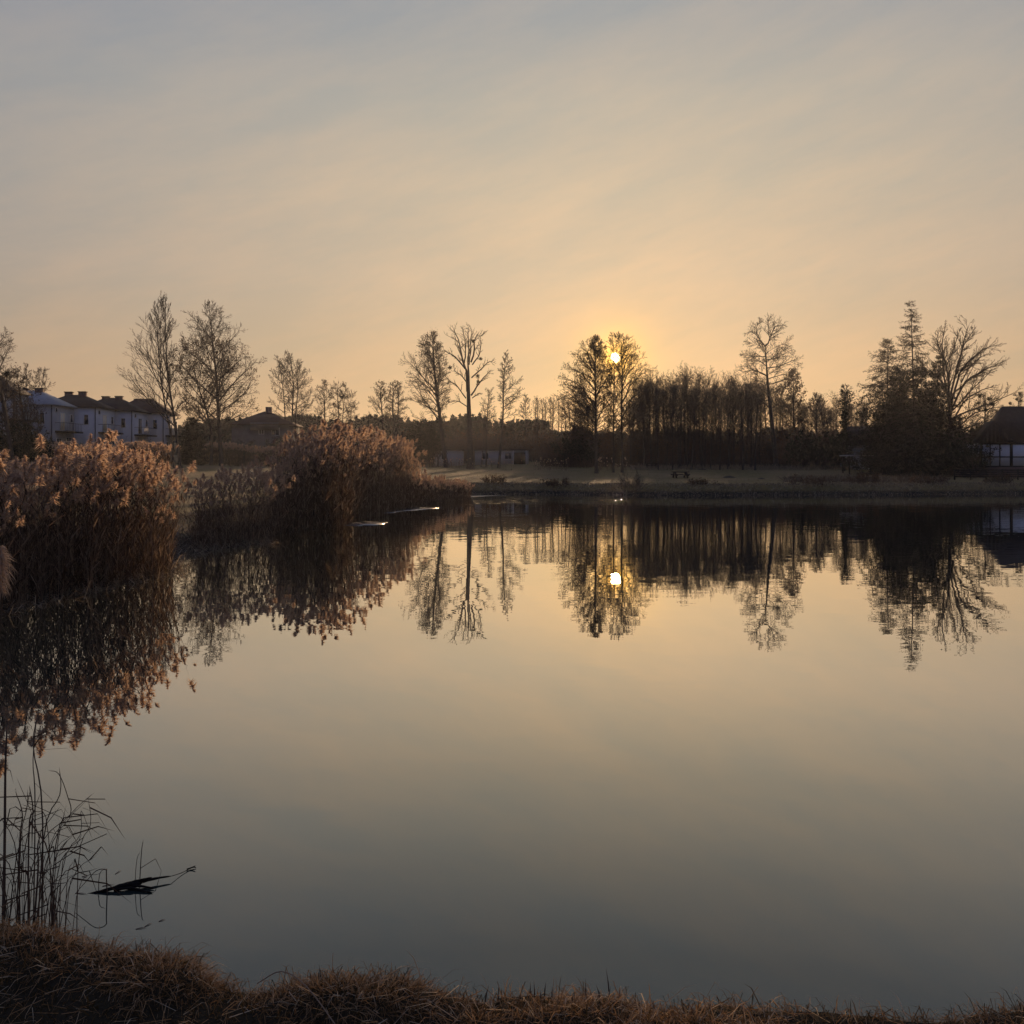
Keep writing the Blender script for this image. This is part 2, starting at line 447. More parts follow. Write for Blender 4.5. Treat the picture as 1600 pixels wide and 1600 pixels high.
def pond_sd(x, y):
    """signed distance to the shore, positive on land"""
    x = np.asarray(x, dtype=float); y = np.asarray(y, dtype=float)
    d = np.full(x.shape, 1e9); inside = np.zeros(x.shape, dtype=bool)
    n = len(POND)
    for i in range(n):
        ax, ay = POND[i]; bx, by = POND[(i + 1) % n]
        ex, ey = bx - ax, by - ay
        t = np.clip(((x - ax) * ex + (y - ay) * ey) / (ex * ex + ey * ey), 0, 1)
        d = np.minimum(d, np.hypot(x - ax - t * ex, y - ay - t * ey))
        c = ((ay > y) != (by > y)) & (x < ex * (y - ay) / (by - ay + 1e-12) + ax)
        inside ^= c
    return np.where(inside, -d, d)

def sm(x, a, b):
    t = np.clip((x - a) / (b - a), 0, 1)
    return t * t * (3 - 2 * t)

TUSS = [(290, 1478, .17), (235, 1470, .14), (150, 1452, .16), (60, 1430, .2), (10, 1415, .2), (470, 1497, .14), (560, 1505, .13), (620, 1500, .15), (735, 1528, .1), (845, 1522, .12),
        (930, 1528, .14), (1000, 1548, .1), (1100, 1548, .14), (1180, 1572, .1), (1230, 1575, .1), (1340, 1582, .11), (1440, 1597, .1), (1580, 1572, .15)]
TUSSW = []
for (a, b_, r) in TUSS:
    dd = (EYE - 0.78) * F / (b_ - HZ)
    TUSSW.append((X(a, dd), dd, r))

def vnoise(x, y, s, seed=0):
    x = np.asarray(x) * s; y = np.asarray(y) * s
    return (np.sin(x * 1.7 + seed) * np.cos(y * 1.3 - seed * 2) + np.sin(x * 0.9 - y * 1.9 + seed * 3) + np.sin(x * 3.1 + y * 2.3 + seed) * 0.5) / 2.5

def gz(x, y):
    x = np.asarray(x, dtype=float); y = np.asarray(y, dtype=float)
    s = pond_sd(x, y)
    s = s + (vnoise(x, y, .55, 5.0) * .45 + vnoise(x, y, 1.7, 1.0) * .22) * sm(y, 30, 60)
    left = 0.45 + 2.1 * sm(y, 45, 150) + 1.1 * sm(-x, 38, 56)
    right = 0.90 + np.clip(y - 84, 0, 28) * 0.0095 + np.clip(y - 112, 0, 28) * 0.034 + np.clip(y - 140, 0, 60) * 0.036
    wl = sm(-x, -2, 14) * (1 - sm(y, 130, 175) * 0.6)
    lvl = left * wl + right * (1 - wl)
    lvl = lvl + 9.5 * sm(y, 215, 340)
    near = 1 - sm(y, 5, 14)
    lvl = lvl * (1 - near) + 0.65 * near
    rise = 0.13 * near + (1 - near) * (2.5 + 2.0 * wl)
    land = lvl * sm(s, -0.12 * near, rise)
    land = land + vnoise(x, y, 0.35, 1.0) * 0.05 * sm(s, 0.5, 5) + (vnoise(x, y, 5.0, 2.0) * 0.018 + vnoise(x, y, 13.0, 4.0) * 0.010) * near * sm(s, -0.05, 0.3)
    for tx, ty, r in TUSSW:
        q = ((x - tx) ** 2 + (y - ty + 0.05) ** 2) / (r * r)
        land = land + 0.032 * np.exp(-q) * near
    water = -0.9 * sm(-s, 0.0, 3.0) - 0.02
    return np.where(s > -0.12 * near, land, water)

def g1(x, y):
    return float(gz(np.array([x]), np.array([y]))[0])

def axis(parts):
    a = [np.arange(p0, p1, st) for p0, p1, st in parts]
    return np.concatenate(a)
xs = axis([(-1000, -400, 150), (-400, -130, 45), (-130, -30, 5), (-30, -12, 1.2), (-12, -4.4, 0.4), (-4.4, -2.4, 0.12), (-2.4, 2.2, 0.05), (2.2, 4, 0.15), (4, 12, 0.6), (12, 66, 0.75), (66, 80, 2.0), (80, 130, 8), (130, 400, 45), (400, 1001, 150)])
ys = axis([(-400, -40, 90), (-40, 0, 8), (0, 2.2, 0.4), (2.2, 4.2, 0.05), (4.2, 6, 0.2), (6, 60, 0.8), (60, 90, 0.6), (90, 170, 3), (170, 360, 10), (360, 700, 60), (700, 1301, 200)])
gx, gy = np.meshgrid(xs, ys)
gzv = gz(gx.ravel(), gy.ravel())
nx_, ny_ = len(xs), len(ys)
idx = np.arange(nx_ * ny_).reshape(ny_, nx_)
quads = np.stack([idx[:-1, :-1], idx[:-1, 1:], idx[1:, 1:], idx[1:, :-1]], axis=-1).reshape(-1, 4)
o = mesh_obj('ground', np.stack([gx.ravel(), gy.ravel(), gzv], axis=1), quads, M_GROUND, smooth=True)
tag(o, 'grassy ground round the pond', kind='structure')
o = mesh_obj('water', [(-40, 1.0, 0), (90, 1.0, 0), (90, 95, 0), (-40, 95, 0)], np.array([[0, 1, 2, 3]]), M_WATER)
tag(o, 'still pond water mirroring the evening sky', kind='structure')

# ------------------------------------------------------------------ trees
def interp_poly(Pt, t):
    """Pt (B,n,3), t (B,m) in 0..1 -> positions, tangents (B,m,3)"""
    B, n, _ = Pt.shape
    f = np.clip(t, 0, 0.9999) * (n - 1)
    i = f.astype(int); fr = (f - i)[..., None]
    bi = np.arange(B)[:, None]
    a, b = Pt[bi, i], Pt[bi, i + 1]
    tg = b - a; tg /= np.linalg.norm(tg, axis=-1, keepdims=True) + 1e-9
    return a + (b - a) * fr, tg

def grow(rng, Pt, R, m, t0, t1, a0, a1, l0, l1, n, up=0.0, wob=0.1, rr=0.55, taper=0.25, rmin=0.0, lenpow=0.7, flat=0.0, droop=0.0):
    """children on every parent branch"""
    B, n0, _ = Pt.shape
    plen = np.linalg.norm(np.diff(Pt, axis=1), axis=2).sum(1)
    t = t0 + (t1 - t0) * (np.arange(m)[None] + rng.random((B, m))) / m
    p, tg = interp_poly(Pt, t)
    f = np.clip(t, 0, .9999) * (n0 - 1); i = f.astype(int); bi = np.arange(B)[:, None]
    r = R[bi, i] + (R[bi, np.minimum(i + 1, n0 - 1)] - R[bi, i]) * (f - i)
    rnd = rng.normal(size=(B, m, 3)); rnd[..., 2] *= (1 - flat)
    side = rnd - (rnd * tg).sum(-1, keepdims=True) * tg
    side /= np.linalg.norm(side, axis=-1, keepdims=True) + 1e-9
    ang = np.radians(a0 + (a1 - a0) * rng.random((B, m)))[..., None]
    d = np.cos(ang) * tg + np.sin(ang) * side
    L = plen[:, None] * (l0 + (l1 - l0) * rng.random((B, m))) * (np.clip(1.05 - t, 0.05, 1) ** lenpow)
    p, d, L, r = p.reshape(-1, 3), d.reshape(-1, 3), L.reshape(-1), r.reshape(-1)
    pts = [p]; st = (L / (n - 1))[:, None]
    for k in range(n - 1):
        d = d + np.array([[0, 0, up - droop * (k < (n - 1) / 2) * 1.0 + droop * 0.0]]) / (n - 1) + rng.normal(size=d.shape) * wob
        d = d / (np.linalg.norm(d, axis=1, keepdims=True) + 1e-9)
        pts.append(pts[-1] + d * st)
    Pn = np.stack(pts, axis=1)
    r0 = np.maximum(r * rr, rmin)
    Rn = r0[:, None] * np.linspace(1, taper, n)[None]
    Rn = np.maximum(Rn, rmin * 0.6)
    return Pn, Rn

def smooth_poly(pts, k=4):
    """Catmull-Rom resampling of a few points"""
    p = np.asarray(pts, dtype=float)
    p = np.vstack([2 * p[0] - p[1], p, 2 * p[-1] - p[-2]])
    o = []
    for i in range(1, len(p) - 2):
        for s in range(k):
            t = s / k
            o.append(0.5 * ((2 * p[i]) + (-p[i - 1] + p[i + 1]) * t + (2 * p[i - 1] - 5 * p[i] + 4 * p[i + 1] - p[i + 2]) * t * t + (-p[i - 1] + 3 * p[i] - 3 * p[i + 1] + p[i + 2]) * t ** 3))
    o.append(p[-2])
    return np.array(o)

def leaf_tris(rng, pts, spread, size, per=1):
    """small leaf-sized triangles scattered round points"""
    q = np.repeat(pts, per, axis=0)
    q = q + rng.normal(size=q.shape) * spread
    a = rng.normal(size=q.shape); a /= np.linalg.norm(a, axis=1, keepdims=True)
    b = np.cross(a, rng.normal(size=q.shape)); b /= np.linalg.norm(b, axis=1, keepdims=True) + 1e-9
    s = (size * (0.6 + 0.8 * rng.random(len(q))))[:, None]
    V = np.stack([q - a * s, q + a * s * 0.6 + b * s * 0.55, q + a * s * 0.6 - b * s * 0.55], axis=1)
    T = np.arange(len(q) * 3).reshape(-1, 3)
    return V.reshape(-1, 3), T, np.repeat(rng.random(len(q)), 3)

def wide(profile, z):
    """half widths (left, right) of the crown outline at heights z"""
    zz = np.array([p[0] for p in profile]); l = np.array([p[1] for p in profile]); r = np.array([p[2] for p in profile])
    return np.interp(z, zz, l), np.interp(z, zz, r)

def make_tree(name, label, d, trunks, prof, seed, rbase=0.3, nprim=26, ang=(30, 55), up=0.35, crown_from=0.3, sub=(8, 6, 4), wob=0.10, limbs=None, twig_r=None,
              leaves=0, leaf_from=None, leaf_size=0.10, mistle=(), ivy=None, group=None, depth=0.9, split=True, cat='tree', subang=(25, 60), subup=0.15, lens=(0.35, 0.6), nest=(), fill=1.1):
    """trunks: polylines in photo pixels (first point near the ground); prof: rows (py, left px, right px) of the crown outline"""
    rng = np.random.default_rng(seed)
    up = up * .4
    twig_r = d * 1.5e-4 if twig_r is None else twig_r
    tps = []
    bx = X(trunks[0][0][0], d); bz = g1(bx, d)
    for k, tr in enumerate(trunks):
        w = [P(a, b, d) for a, b in tr]
        w[0] = (w[0][0], d, min(w[0][2], g1(w[0][0], d)) - 0.1)
        w = smooth_poly(w, 3)
        w[:, 1] += np.linspace(0, rng.normal() * 0.6, len(w)) + (0 if k == 0 else rng.uniform(-.5, .5))
        tps.append(w)
    root = empty(name, (bx, d, bz), label, cat, group)
    off = np.array((bx, d, bz))
    prof_m = sorted([(Zp(a, d), X(l, d), X(r, d)) for a, l, r in prof])
    prims = []; primr = []
    NP_ = 8
    for k, w in enumerate(tps):
        n = len(w)
        zrel = np.linspace(0, 1, n)
        rb = rbase * (1.0 if k == 0 else 0.7)
        R = rb * (1 - zrel) ** 0.8 * 0.95 + 0.012
        R[0] *= 1.35
        g = Geo().tubes(w[None], R[None], 7)
        g.build('trunk', M_BARK, root, off, True)
        if nprim:
            m = max(3, int(nprim * fill / len(tps)))
            t = crown_from + (0.985 - crown_from) * (np.arange(m) + rng.random(m)) / m
            p, tg = interp_poly(w[None], t[None]); p = p[0]; tg = tg[0]
            rt = np.interp(t, zrel, R)
            phi = np.arange(m) * 2.39996 + rng.random(m) * 1.2 + k * 1.3
            a = np.radians(ang[1] + (ang[0] - ang[1]) * ((t - crown_from) / (1 - crown_from)) + rng.normal(size=m) * 6)
            dirh = np.stack([np.cos(phi), np.sin(phi), np.zeros(m)], 1)
            L = np.full(m, 1.0)
            for _ in range(7):
                tipz = p[:, 2] + L * np.cos(a) * (1 + up * 0.25)
                lo, hi = wide(prof_m, np.minimum(tipz, prof_m[-1][0] - 0.05))
                c = np.cos(phi)
                tipx = np.where(c > 0, hi, lo)
                hwx = np.abs(tipx - p[:, 0]) * np.sign(np.where(c > 0, hi - p[:, 0], p[:, 0] - lo))
                hwy = 0.5 * (hi - lo) * depth
                hw = np.abs(c) * np.maximum(hwx, 0.25) + (1 - np.abs(c)) * np.maximum(hwy, 0.25)
                zc = np.maximum(prof_m[-1][0] - p[:, 2], 0.3)
                L = 0.5 * L + 0.5 * np.minimum(hw / np.maximum(np.sin(a), 0.2), zc / np.cos(a))
            L = np.maximum(L * (0.86 + 0.26 * rng.random(m)), 0.35)
            dd = np.sin(a)[:, None] * dirh + np.cos(a)[:, None] * (0.75 * np.array([[0, 0, 1.0]]) + 0.25 * tg)
            pts = [p]; st = (L / (NP_ - 1))[:, None]
            for s in range(NP_ - 1):
                dd = dd + np.array([[0, 0, up]]) / (NP_ - 1) + rng.normal(size=dd.shape) * wob * 0.6
                dd /= np.linalg.norm(dd, axis=1, keepdims=True)
                pts.append(pts[-1] + dd * st)
            q = np.stack(pts, 1)
            r0 = np.minimum(rt * 0.6, 0.012 + L * 0.013)
            prims.append(q); primr.append(r0[:, None] * np.linspace(1, 0.22, NP_)[None])
    if limbs:
        for tr, rl in limbs:
            w = np.array([P(a, b, d) for a, b in tr]); w = smooth_poly(w, 4)
            t = np.linspace(0, 1, len(w))
            w[:, 1] += np.sin(t * 1.6) * rng.normal() * 1.6 + (0 if True else 0)
            tt = np.linspace(0, 1, NP_)
            w = np.stack([np.interp(tt, t, w[:, c]) for c in range(3)], 1)
            w[1:-1] += rng.normal(size=(NP_ - 2, 3)) * 0.05
            prims.append(w[None]); primr.append((rl * np.linspace(1, 0.22, NP_))[None])
    Pp = np.concatenate(prims); Rp = np.concatenate(primr)
    crown = Geo()
    if split:
        for k in range(len(Pp)):
            Geo().tubes(Pp[k:k + 1], Rp[k:k + 1], 4).build('limb', M_BARK, root, off)
    else:
        crown.tubes(Pp, Rp, 3)
    s1, s2, s3 = sub[0] + 1, sub[1] + 1, sub[2] + (1 if d < 150 else 0)
    P2, R2 = grow(rng, Pp, Rp, s1, 0.18, 0.98, subang[0], subang[1], lens[0], lens[1], 4, subup, wob, 0.6, 0.3, twig_r, lenpow=.42)
    crown.tubes(P2, R2, 3)
    P3, R3 = grow(rng, P2, R2, s2, 0.12, 1.0, subang[0], subang[1], lens[0], lens[1] + 0.05, 3, subup, wob, 0.7, 0.35, twig_r, lenpow=.5)
    crown.tubes(P3, R3, 3)
    tips = P3
    if s3:
        P4, R4 = grow(rng, P3, R3, s3, 0.15, 1.0, 20, 60, 0.4, 0.75, 2, 0.1, wob, 0.8, 0.5, twig_r * 0.85)
        crown.add(*slivers(P4, R4, rng))
        tips = P4
    crown.build('crown', M_TWIG, root, off)
    if leaves:
        e = tips[:, -1]
        if leaf_from is not None:
            zlim = [Zp(v, d) for v in leaf_from]
            e = e[(e[:, 2] > min(zlim)) & (e[:, 2] < max(zlim))]
        if len(e):
            e = e[rng.integers(0, len(e), leaves)]
            V, T, C = leaf_tris(rng, e, 0.18, leaf_size)
            Geo().add(V, T, C).build('foliage', M_LEAF, root, off)
    if ivy:
        py0, py1, wpx, cnt = ivy
        tr = tps[0]; z = rng.uniform(Zp(py1, d), Zp(py0, d), cnt)
        xx = np.interp(z, tr[:, 2], tr[:, 0]); yy_ = np.interp(z, tr[:, 2], tr[:, 1])
        rr_ = wpx / F * d * (0.6 + 0.5 * vnoise(z, z * 0, 1.1, seed))
        e = np.stack([xx, yy_, z], 1) + rng.normal(size=(cnt, 3)) * np.stack([rr_ * .5, rr_ * .5, rr_ * .2], 1)
        V, T, C = leaf_tris(rng, e, 0.03, 0.14)
        Geo().add(V, T, C).build('ivy', M_EVERG, root, off)
    for (a, b, rpx) in mistle:
        c = np.array(P(a, b, d)); r = rpx / F * d * .8
        # pull the ball onto the nearest branch so that it hangs there
        allp = Pp.reshape(-1, 3)
        near = allp[np.argmin(np.linalg.norm((allp - c) * np.array([1, 0.15, 1]), axis=1))]
        c = np.array([c[0] * .6 + near[0] * .4, near[1], c[2] * .6 + near[2] * .4])
        v = rng.normal(size=(220, 3)); v /= np.linalg.norm(v, axis=1, keepdims=True)
        mid = c + v * r * 0.55 * rng.random((220, 1)) ** 0.4
        end = mid + v * r * 0.5 + rng.normal(size=v.shape) * r * 0.2
        g = Geo().tubes(np.stack([np.broadcast_to(c, mid.shape) + v * r * 0.1, mid, end], 1), np.full((220, 3), 0.010), 3)
        V, T, C = leaf_tris(rng, end[:90], r * 0.12, 0.05, 2)
        g.add(V, T, C)
        g.build('mistletoe', M_EVERG, root, off)
    return root

def make_conifer(name, label, d, trunk, prof, seed, rbase=0.28, whorls=26, per=6, group=None, needles=5, top_sparse=0.5, mat=None, from_=0.06, sagfac=1.0):
    rng = np.random.default_rng(seed)
    w = [P(a, b, d) for a, b in trunk]
    bx = w[0][0]; bz = g1(bx, d); w[0] = (bx, d, min(w[0][2], bz) - 0.1)
    w = smooth_poly(w, 4)
    off = np.array((bx, d, bz))
    root = empty(name, tuple(off), label, 'tree', group)
    zrel = np.linspace(0, 1, len(w))
    R = rbase * (1 - zrel) * 0.95 + 0.015
    Geo().tubes(w[None], R[None], 7).build('trunk', M_BARK, root, off, True)
    prof_m = sorted([(Zp(a, d), X(l, d), X(r, d)) for a, l, r in prof])
    m = whorls * per
    t = from_ + (0.985 - from_) * np.repeat((np.arange(whorls) + 0.35 * rng.random(whorls)) / whorls, per)
    t = np.clip(t + rng.normal(size=m) * 0.006, 0, 0.985)
    p, _ = interp_poly(w[None], t[None]); p = p[0]
    phi = rng.random(m) * 2 * math.pi
    lo, hi = wide(prof_m, p[:, 2])
    c = np.cos(phi)
    hwx = np.where(c > 0, hi - p[:, 0], p[:, 0] - lo)
    hw = np.maximum(np.abs(c) * hwx + (1 - np.abs(c)) * 0.5 * (hi - lo), 0.15)
    L = hw * (0.72 + 0.45 * rng.random(m))
    el = np.where(t > 0.8, 0.45, 0.12 - 0.2 * (1 - t)) + rng.normal(size=m) * 0.12
    dd = np.stack([np.cos(phi) * np.cos(el), np.sin(phi) * np.cos(el), np.sin(el)], 1)
    n = 6; pts = [p]; st = (L / (n - 1))[:, None]
    for k in range(n - 1):
        bend = (-0.16 if k < 3 else 0.22) * sagfac
        dd = dd + np.array([[0, 0, bend]]) + rng.normal(size=dd.shape) * 0.05
        dd /= np.linalg.norm(dd, axis=1, keepdims=True)
        pts.append(pts[-1] + dd * st)
    q = np.stack(pts, 1)
    r0 = np.minimum(np.interp(t, zrel, R) * 0.5, 0.015 + L * 0.009)
    Rq = r0[:, None] * np.linspace(1, 0.25, n)[None]
    big = np.argsort(-L)[:min(40, m)]
    rest = np.setdiff1d(np.arange(m), big)
    for k in big:
        Geo().tubes(q[k:k + 1], Rq[k:k + 1], 3).build('limb', M_BARK, root, off)
    g = Geo().tubes(q[rest], Rq[rest], 3)
    P2, R2 = grow(rng, q, Rq, 11, 0.10, 1.0, 35, 65, 0.25, 0.45, 4, -0.45 * sagfac, 0.08, 0.6, 0.4, 0.016, flat=0.45)
    g.tubes(P2, R2, 3)
    P3, R3 = grow(rng, P2, R2, 6, 0.15, 1.0, 30, 60, 0.35, 0.65, 2, -0.35, 0.08, 0.8, 0.5, 0.017)
    g.add(*slivers(P3, R3, rng))
    g.build('crown', mat or M_TWIG, root, off)
    if needles:
        zf = (P3[:, -1, 2] - w[0][2]) / (w[-1][2] - w[0][2])
        keep = rng.random(len(P3)) < np.where(zf > 0.6, top_sparse, 1.0)
        e = P3[keep, -1]
        V, T, C = leaf_tris(rng, e, 0.07, 0.09, needles)
        zt = np.clip((V[:, 2] - w[0][2]) / (w[-1][2] - w[0][2]), 0, 1).reshape(-1, 3)[:, :1]
        Vt = V.reshape(-1, 3, 3); cc = Vt.mean(1, keepdims=True)
        V = (cc + (Vt - cc) * (1 - .6 * sm(zt, .5, .85))[:, :, None]).reshape(-1, 3)      # thinner tufts towards the top
        Geo().add(V, T, C).build('needles', M_NEEDLE, root, off)
    return root

def bush_geo(rng, w, h, nst, leafn, leaf_size=0.1, twig_r=0.01, dep=None):
    dep = dep or w
    b = np.stack([rng.uniform(-.35, .35, nst) * w, rng.uniform(-.35, .35, nst) * dep, np.full(nst, -0.1)], 1)
    phi = rng.random(nst) * 6.283; a = rng.random(nst) * 0.55
    d = np.stack([np.sin(a) * np.cos(phi) * w / h, np.sin(a) * np.sin(phi) * w / h, np.cos(a)], 1)
    pts = [b]; L = h * (0.6 + 0.4 * rng.random(nst))
    for k in range(5):
        d = d + rng.normal(size=d.shape) * 0.12; d /= np.linalg.norm(d, axis=1, keepdims=True)
        pts.append(pts[-1] + d * (L / 5)[:, None])
    q = np.stack(pts, 1); R = np.maximum(0.03 * np.linspace(1, 0.2, 6)[None] * (h / 4) * np.ones((nst, 1)), twig_r)
    g = Geo().tubes(q, R, 3)
    P2, R2 = grow(rng, q, R, 7, 0.15, 1.0, 25, 60, 0.3, 0.5, 4, 0.15, 0.1, 0.6, 0.4, twig_r)
    g.tubes(P2, R2, 3)
    P3, R3 = grow(rng, P2, R2, 5, 0.1, 1.0, 25, 60, 0.4, 0.7, 2, 0.1, 0.1, 0.7, 0.5, twig_r)
    g.add(*slivers(P3, R3, rng))
    lf = None
    if leafn:
        e = np.concatenate([P3[:, -1], P3[:, 0], q[:, 2:].reshape(-1, 3)])
        e = e[rng.integers(0, len(e), leafn)]
        V, T, C = leaf_tris(rng, e, 0.12, leaf_size)
        lf = Geo().add(V, T, C)
    return g, lf

def make_bush(name, label, px, d, wpx, hpx, seed, nst=16, leafn=0, mat=None, group=None, leaf_size=0.12, cat='shrub', twig_r=0.011):
    rng = np.random.default_rng(seed)
    x = X(px, d); root = empty(name, (x, d, g1(x, d)), label, cat, group)
    g, lf = bush_geo(rng, wpx / F * d, hpx / F * d, nst, leafn, leaf_size, twig_r)
    g.build('stems', M_TWIG, root)
    if lf: lf.build('foliage', mat or M_EVERG, root)
    return root

# ------------------------------------------------------------------ buildings
def poly(name, verts, faces, mat, parent, off):
    T = []
    for f in faces:
        for i in range(1, len(f) - 1):
            T.append((f[0], f[i], f[i + 1]))
    return mesh_obj(name, np.array(verts, float) - np.array(off), np.array(T), mat, parent)

def hip(name, x0, x1, y0, y1, z, h, mat, parent, off, over=0.35, ridge_x=True, thick=0.14):
    x0 -= over; x1 += over; y0 -= over; y1 += over
    if ridge_x:
        k = min((y1 - y0) / 2, (x1 - x0) / 2 * 0.92); ym = (y0 + y1) / 2
        a, b_ = (x0 + k, ym, z + h), (x1 - k, ym, z + h)
    else:
        k = min((x1 - x0) / 2, (y1 - y0) / 2 * 0.92); xm = (x0 + x1) / 2
        a, b_ = (xm, y0 + k, z + h), (xm, y1 - k, z + h)
    lo = [(x0, y0), (x1, y0), (x1, y1), (x0, y1)]
    v = [(x, y, z) for x, y in lo] + [(x, y, z + thick) for x, y in lo] + [(a[0], a[1], a[2] + thick), (b_[0], b_[1], b_[2] + thick)]
    f = [(3, 2, 1, 0), (0, 1, 5, 4), (1, 2, 6, 5), (2, 3, 7, 6), (3, 0, 4, 7)]
    if ridge_x:
        f += [(4, 5, 9, 8), (6, 7, 8, 9), (7, 4, 8), (5, 6, 9)]
    else:
        f += [(4, 5, 8), (6, 7, 9), (7, 4, 8, 9), (5, 6, 9, 8)]
    return poly(name, v, f, mat, parent, off)

def bx(name, x0, x1, y0, y1, z0, z1, mat, parent, off):
    return Geo().box(x0, x1, y0, y1, z0, z1).build(name, mat, parent, off)

def window(face, at, u0, u1, z0, z1, parent, off, pane=M_GLASS, bars=1, frame=M_PALE, name='window'):
    """face 'x': wall looks to +x at x=at, u runs along y; face 'y': wall looks to -y at y=at, u runs along x"""
    fw = 0.07; g = Geo()
    def bar(a, b_, c, e, pr=0.05):
        if face == 'x': g.box(at - 0.02, at + pr, a, b_, c, e)
        else: g.box(a, b_, at - pr, at + 0.02, c, e)
    bar(u0 - fw, u0, z0 - fw, z1 + fw); bar(u1, u1 + fw, z0 - fw, z1 + fw); bar(u0, u1, z1, z1 + fw); bar(u0, u1, z0 - fw, z0)
    for i in range(bars):
        c = u0 + (u1 - u0) * (i + 1) / (bars + 1); bar(c - 0.03, c + 0.03, z0, z1, 0.04)
    w = g.build(name, frame, parent, off)
    p = Geo()
    if face == 'x': p.box(at - 0.02, at + 0.02, u0, u1, z0, z1)
    else: p.box(u0, u1, at - 0.02, at + 0.02, z0, z1)
    p.build('pane', pane, w, off)
    return w

ROW = [  # corner px, eaves py, distance, roof material, label
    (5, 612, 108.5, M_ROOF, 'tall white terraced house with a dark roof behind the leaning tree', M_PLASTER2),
    (82, 633, 115.0, M_ROOFG, 'white terraced house with pale grey hipped roof and a cream window', M_PLASTER4),
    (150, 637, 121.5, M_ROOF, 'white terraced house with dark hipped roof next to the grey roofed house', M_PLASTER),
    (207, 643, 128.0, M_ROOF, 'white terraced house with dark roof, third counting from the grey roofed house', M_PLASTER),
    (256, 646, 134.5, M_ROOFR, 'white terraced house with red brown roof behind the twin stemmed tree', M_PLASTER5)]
for k, (px, py, d, rm, lab, wm) in enumerate(ROW):
    x1 = X(px, d); x0 = x1 - 7.8; y0, y1 = d, d + 5.7; ze = Zp(py, d); zg = min(g1(x1, d), g1(x0, d), g1(x1, y1)) - 0.4
    off = (x1 - 4.5, d + 3.2, zg)
    h = empty('terraced_house', off, lab, 'house', 'white terraced houses on the rise beyond the reeds')
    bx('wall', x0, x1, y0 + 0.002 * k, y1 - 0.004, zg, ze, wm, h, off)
    rf = hip('roof', x0, x1, y0, y1, ze, (2.6, 1.9, 1.75, 1.95, 2.2)[k], rm, h, off, .3)
    for cx, cyy in ((x1 - 2.9, y0 + 2.6), (x1 - 4.9, y0 + 3.0)):
        c = bx('chimney', cx - 0.45, cx + 0.45, cyy - 0.3, cyy + 0.3, ze + 0.7, ze + 2.2, M_BRICK, h, off)
        bx('chimney_cap', cx - 0.52, cx + 0.52, cyy - 0.37, cyy + 0.37, ze + 2.2, ze + 2.3, M_ROOF, c, off)
    fl = ze - 3.05
    window('x', x1, y0 + 2.0, y0 + 3.1, fl + 0.1, fl + 2.2, h, off, M_CREAM_PANE if k in (1, 2) else M_GLASS, 1)
    window('x', x1, y0 + 4.6, y0 + 5.2, fl + 1.2, fl + 2.1, h, off, M_GLASS, 0)
    window('x', x1, y0 + 0.7, y0 + 1.2, fl + 2.3, fl + 2.75, h, off, M_GLASS, 0)
    window('y', y0 + 0.002 * k, x1 - 1.5, x1 - 1.0, fl + 0.9, fl + 2.1, h, off, M_GLASS, 0)
    window('x', x1, y0 + 1.0, y0 + 2.2, fl - 2.4, fl - 1.0, h, off, M_GLASS, 1)
    window('x', x1, y0 + 3.6, y0 + 5.4, fl - 2.9, fl - 0.8, h, off, M_GLASS, 2)
    bal = bx('balcony', x1 + 0.003, x1 + 1.4, y0 + 0.6, y1 - 0.5, fl - 0.22, fl - 0.04, M_TIMBER, h, off)
    g = Geo()
    for yy in np.arange(y0 + 0.65, y1 - 0.5, 0.42):
        g.box(x1 + 1.33, x1 + 1.36, yy, yy + 0.03, fl - 0.04, fl + 0.9)
    g.box(x1 + 1.32, x1 + 1.37, y0 + 0.62, y1 - 0.52, fl + 0.9, fl + 0.96)
    g.box(x1 + 0.02, x1 + 1.32, y0 + 0.62, y0 + 0.66, fl + 0.9, fl + 0.96)
    g.build('railing', M_METAL, bal, off)
    bx('drainpipe', x1 - 0.12, x1 - 0.02, y0 - 0.1, y0 - 0.004, zg, ze, M_METAL, h, off)

# dark hipped house between the big tree and the reeds
d = 165.0; x0, x1 = X(362, d), X(450, d); y0, y1 = d, d + 9; ze = Zp(664, d); zg = g1((x0 + x1) / 2, d) - 0.5
off = ((x0 + x1) / 2, d, zg)
h = empty('hipped_house', off, 'dark house with red brown hipped roof and one chimney behind the tall reeds', 'house')
bx('wall', x0, x1, y0, y1, zg, ze, M_PLASTER3, h, off)
hip('roof', x0, x1, y0, y1, ze, 2.5, M_ROOFR, h, off, 0.6)
cx = X(411, d); bx('chimney', cx - 0.5, cx + 0.5, d + 3.6, d + 4.4, ze + 1.5, ze + 3.4, M_BRICK, h, off)
window('y', y0, X(405, d), X(412, d), Zp(678, d), Zp(668, d), h, off)
window('y', y0, X(425, d), X(436, d), Zp(680, d), Zp(669, d), h, off)
bx('dormer', X(392, d), X(436, d), d - 0.5, d + 3.0, Zp(672, d), Zp(663, d) + 0.3, M_PLASTER3, h, off)

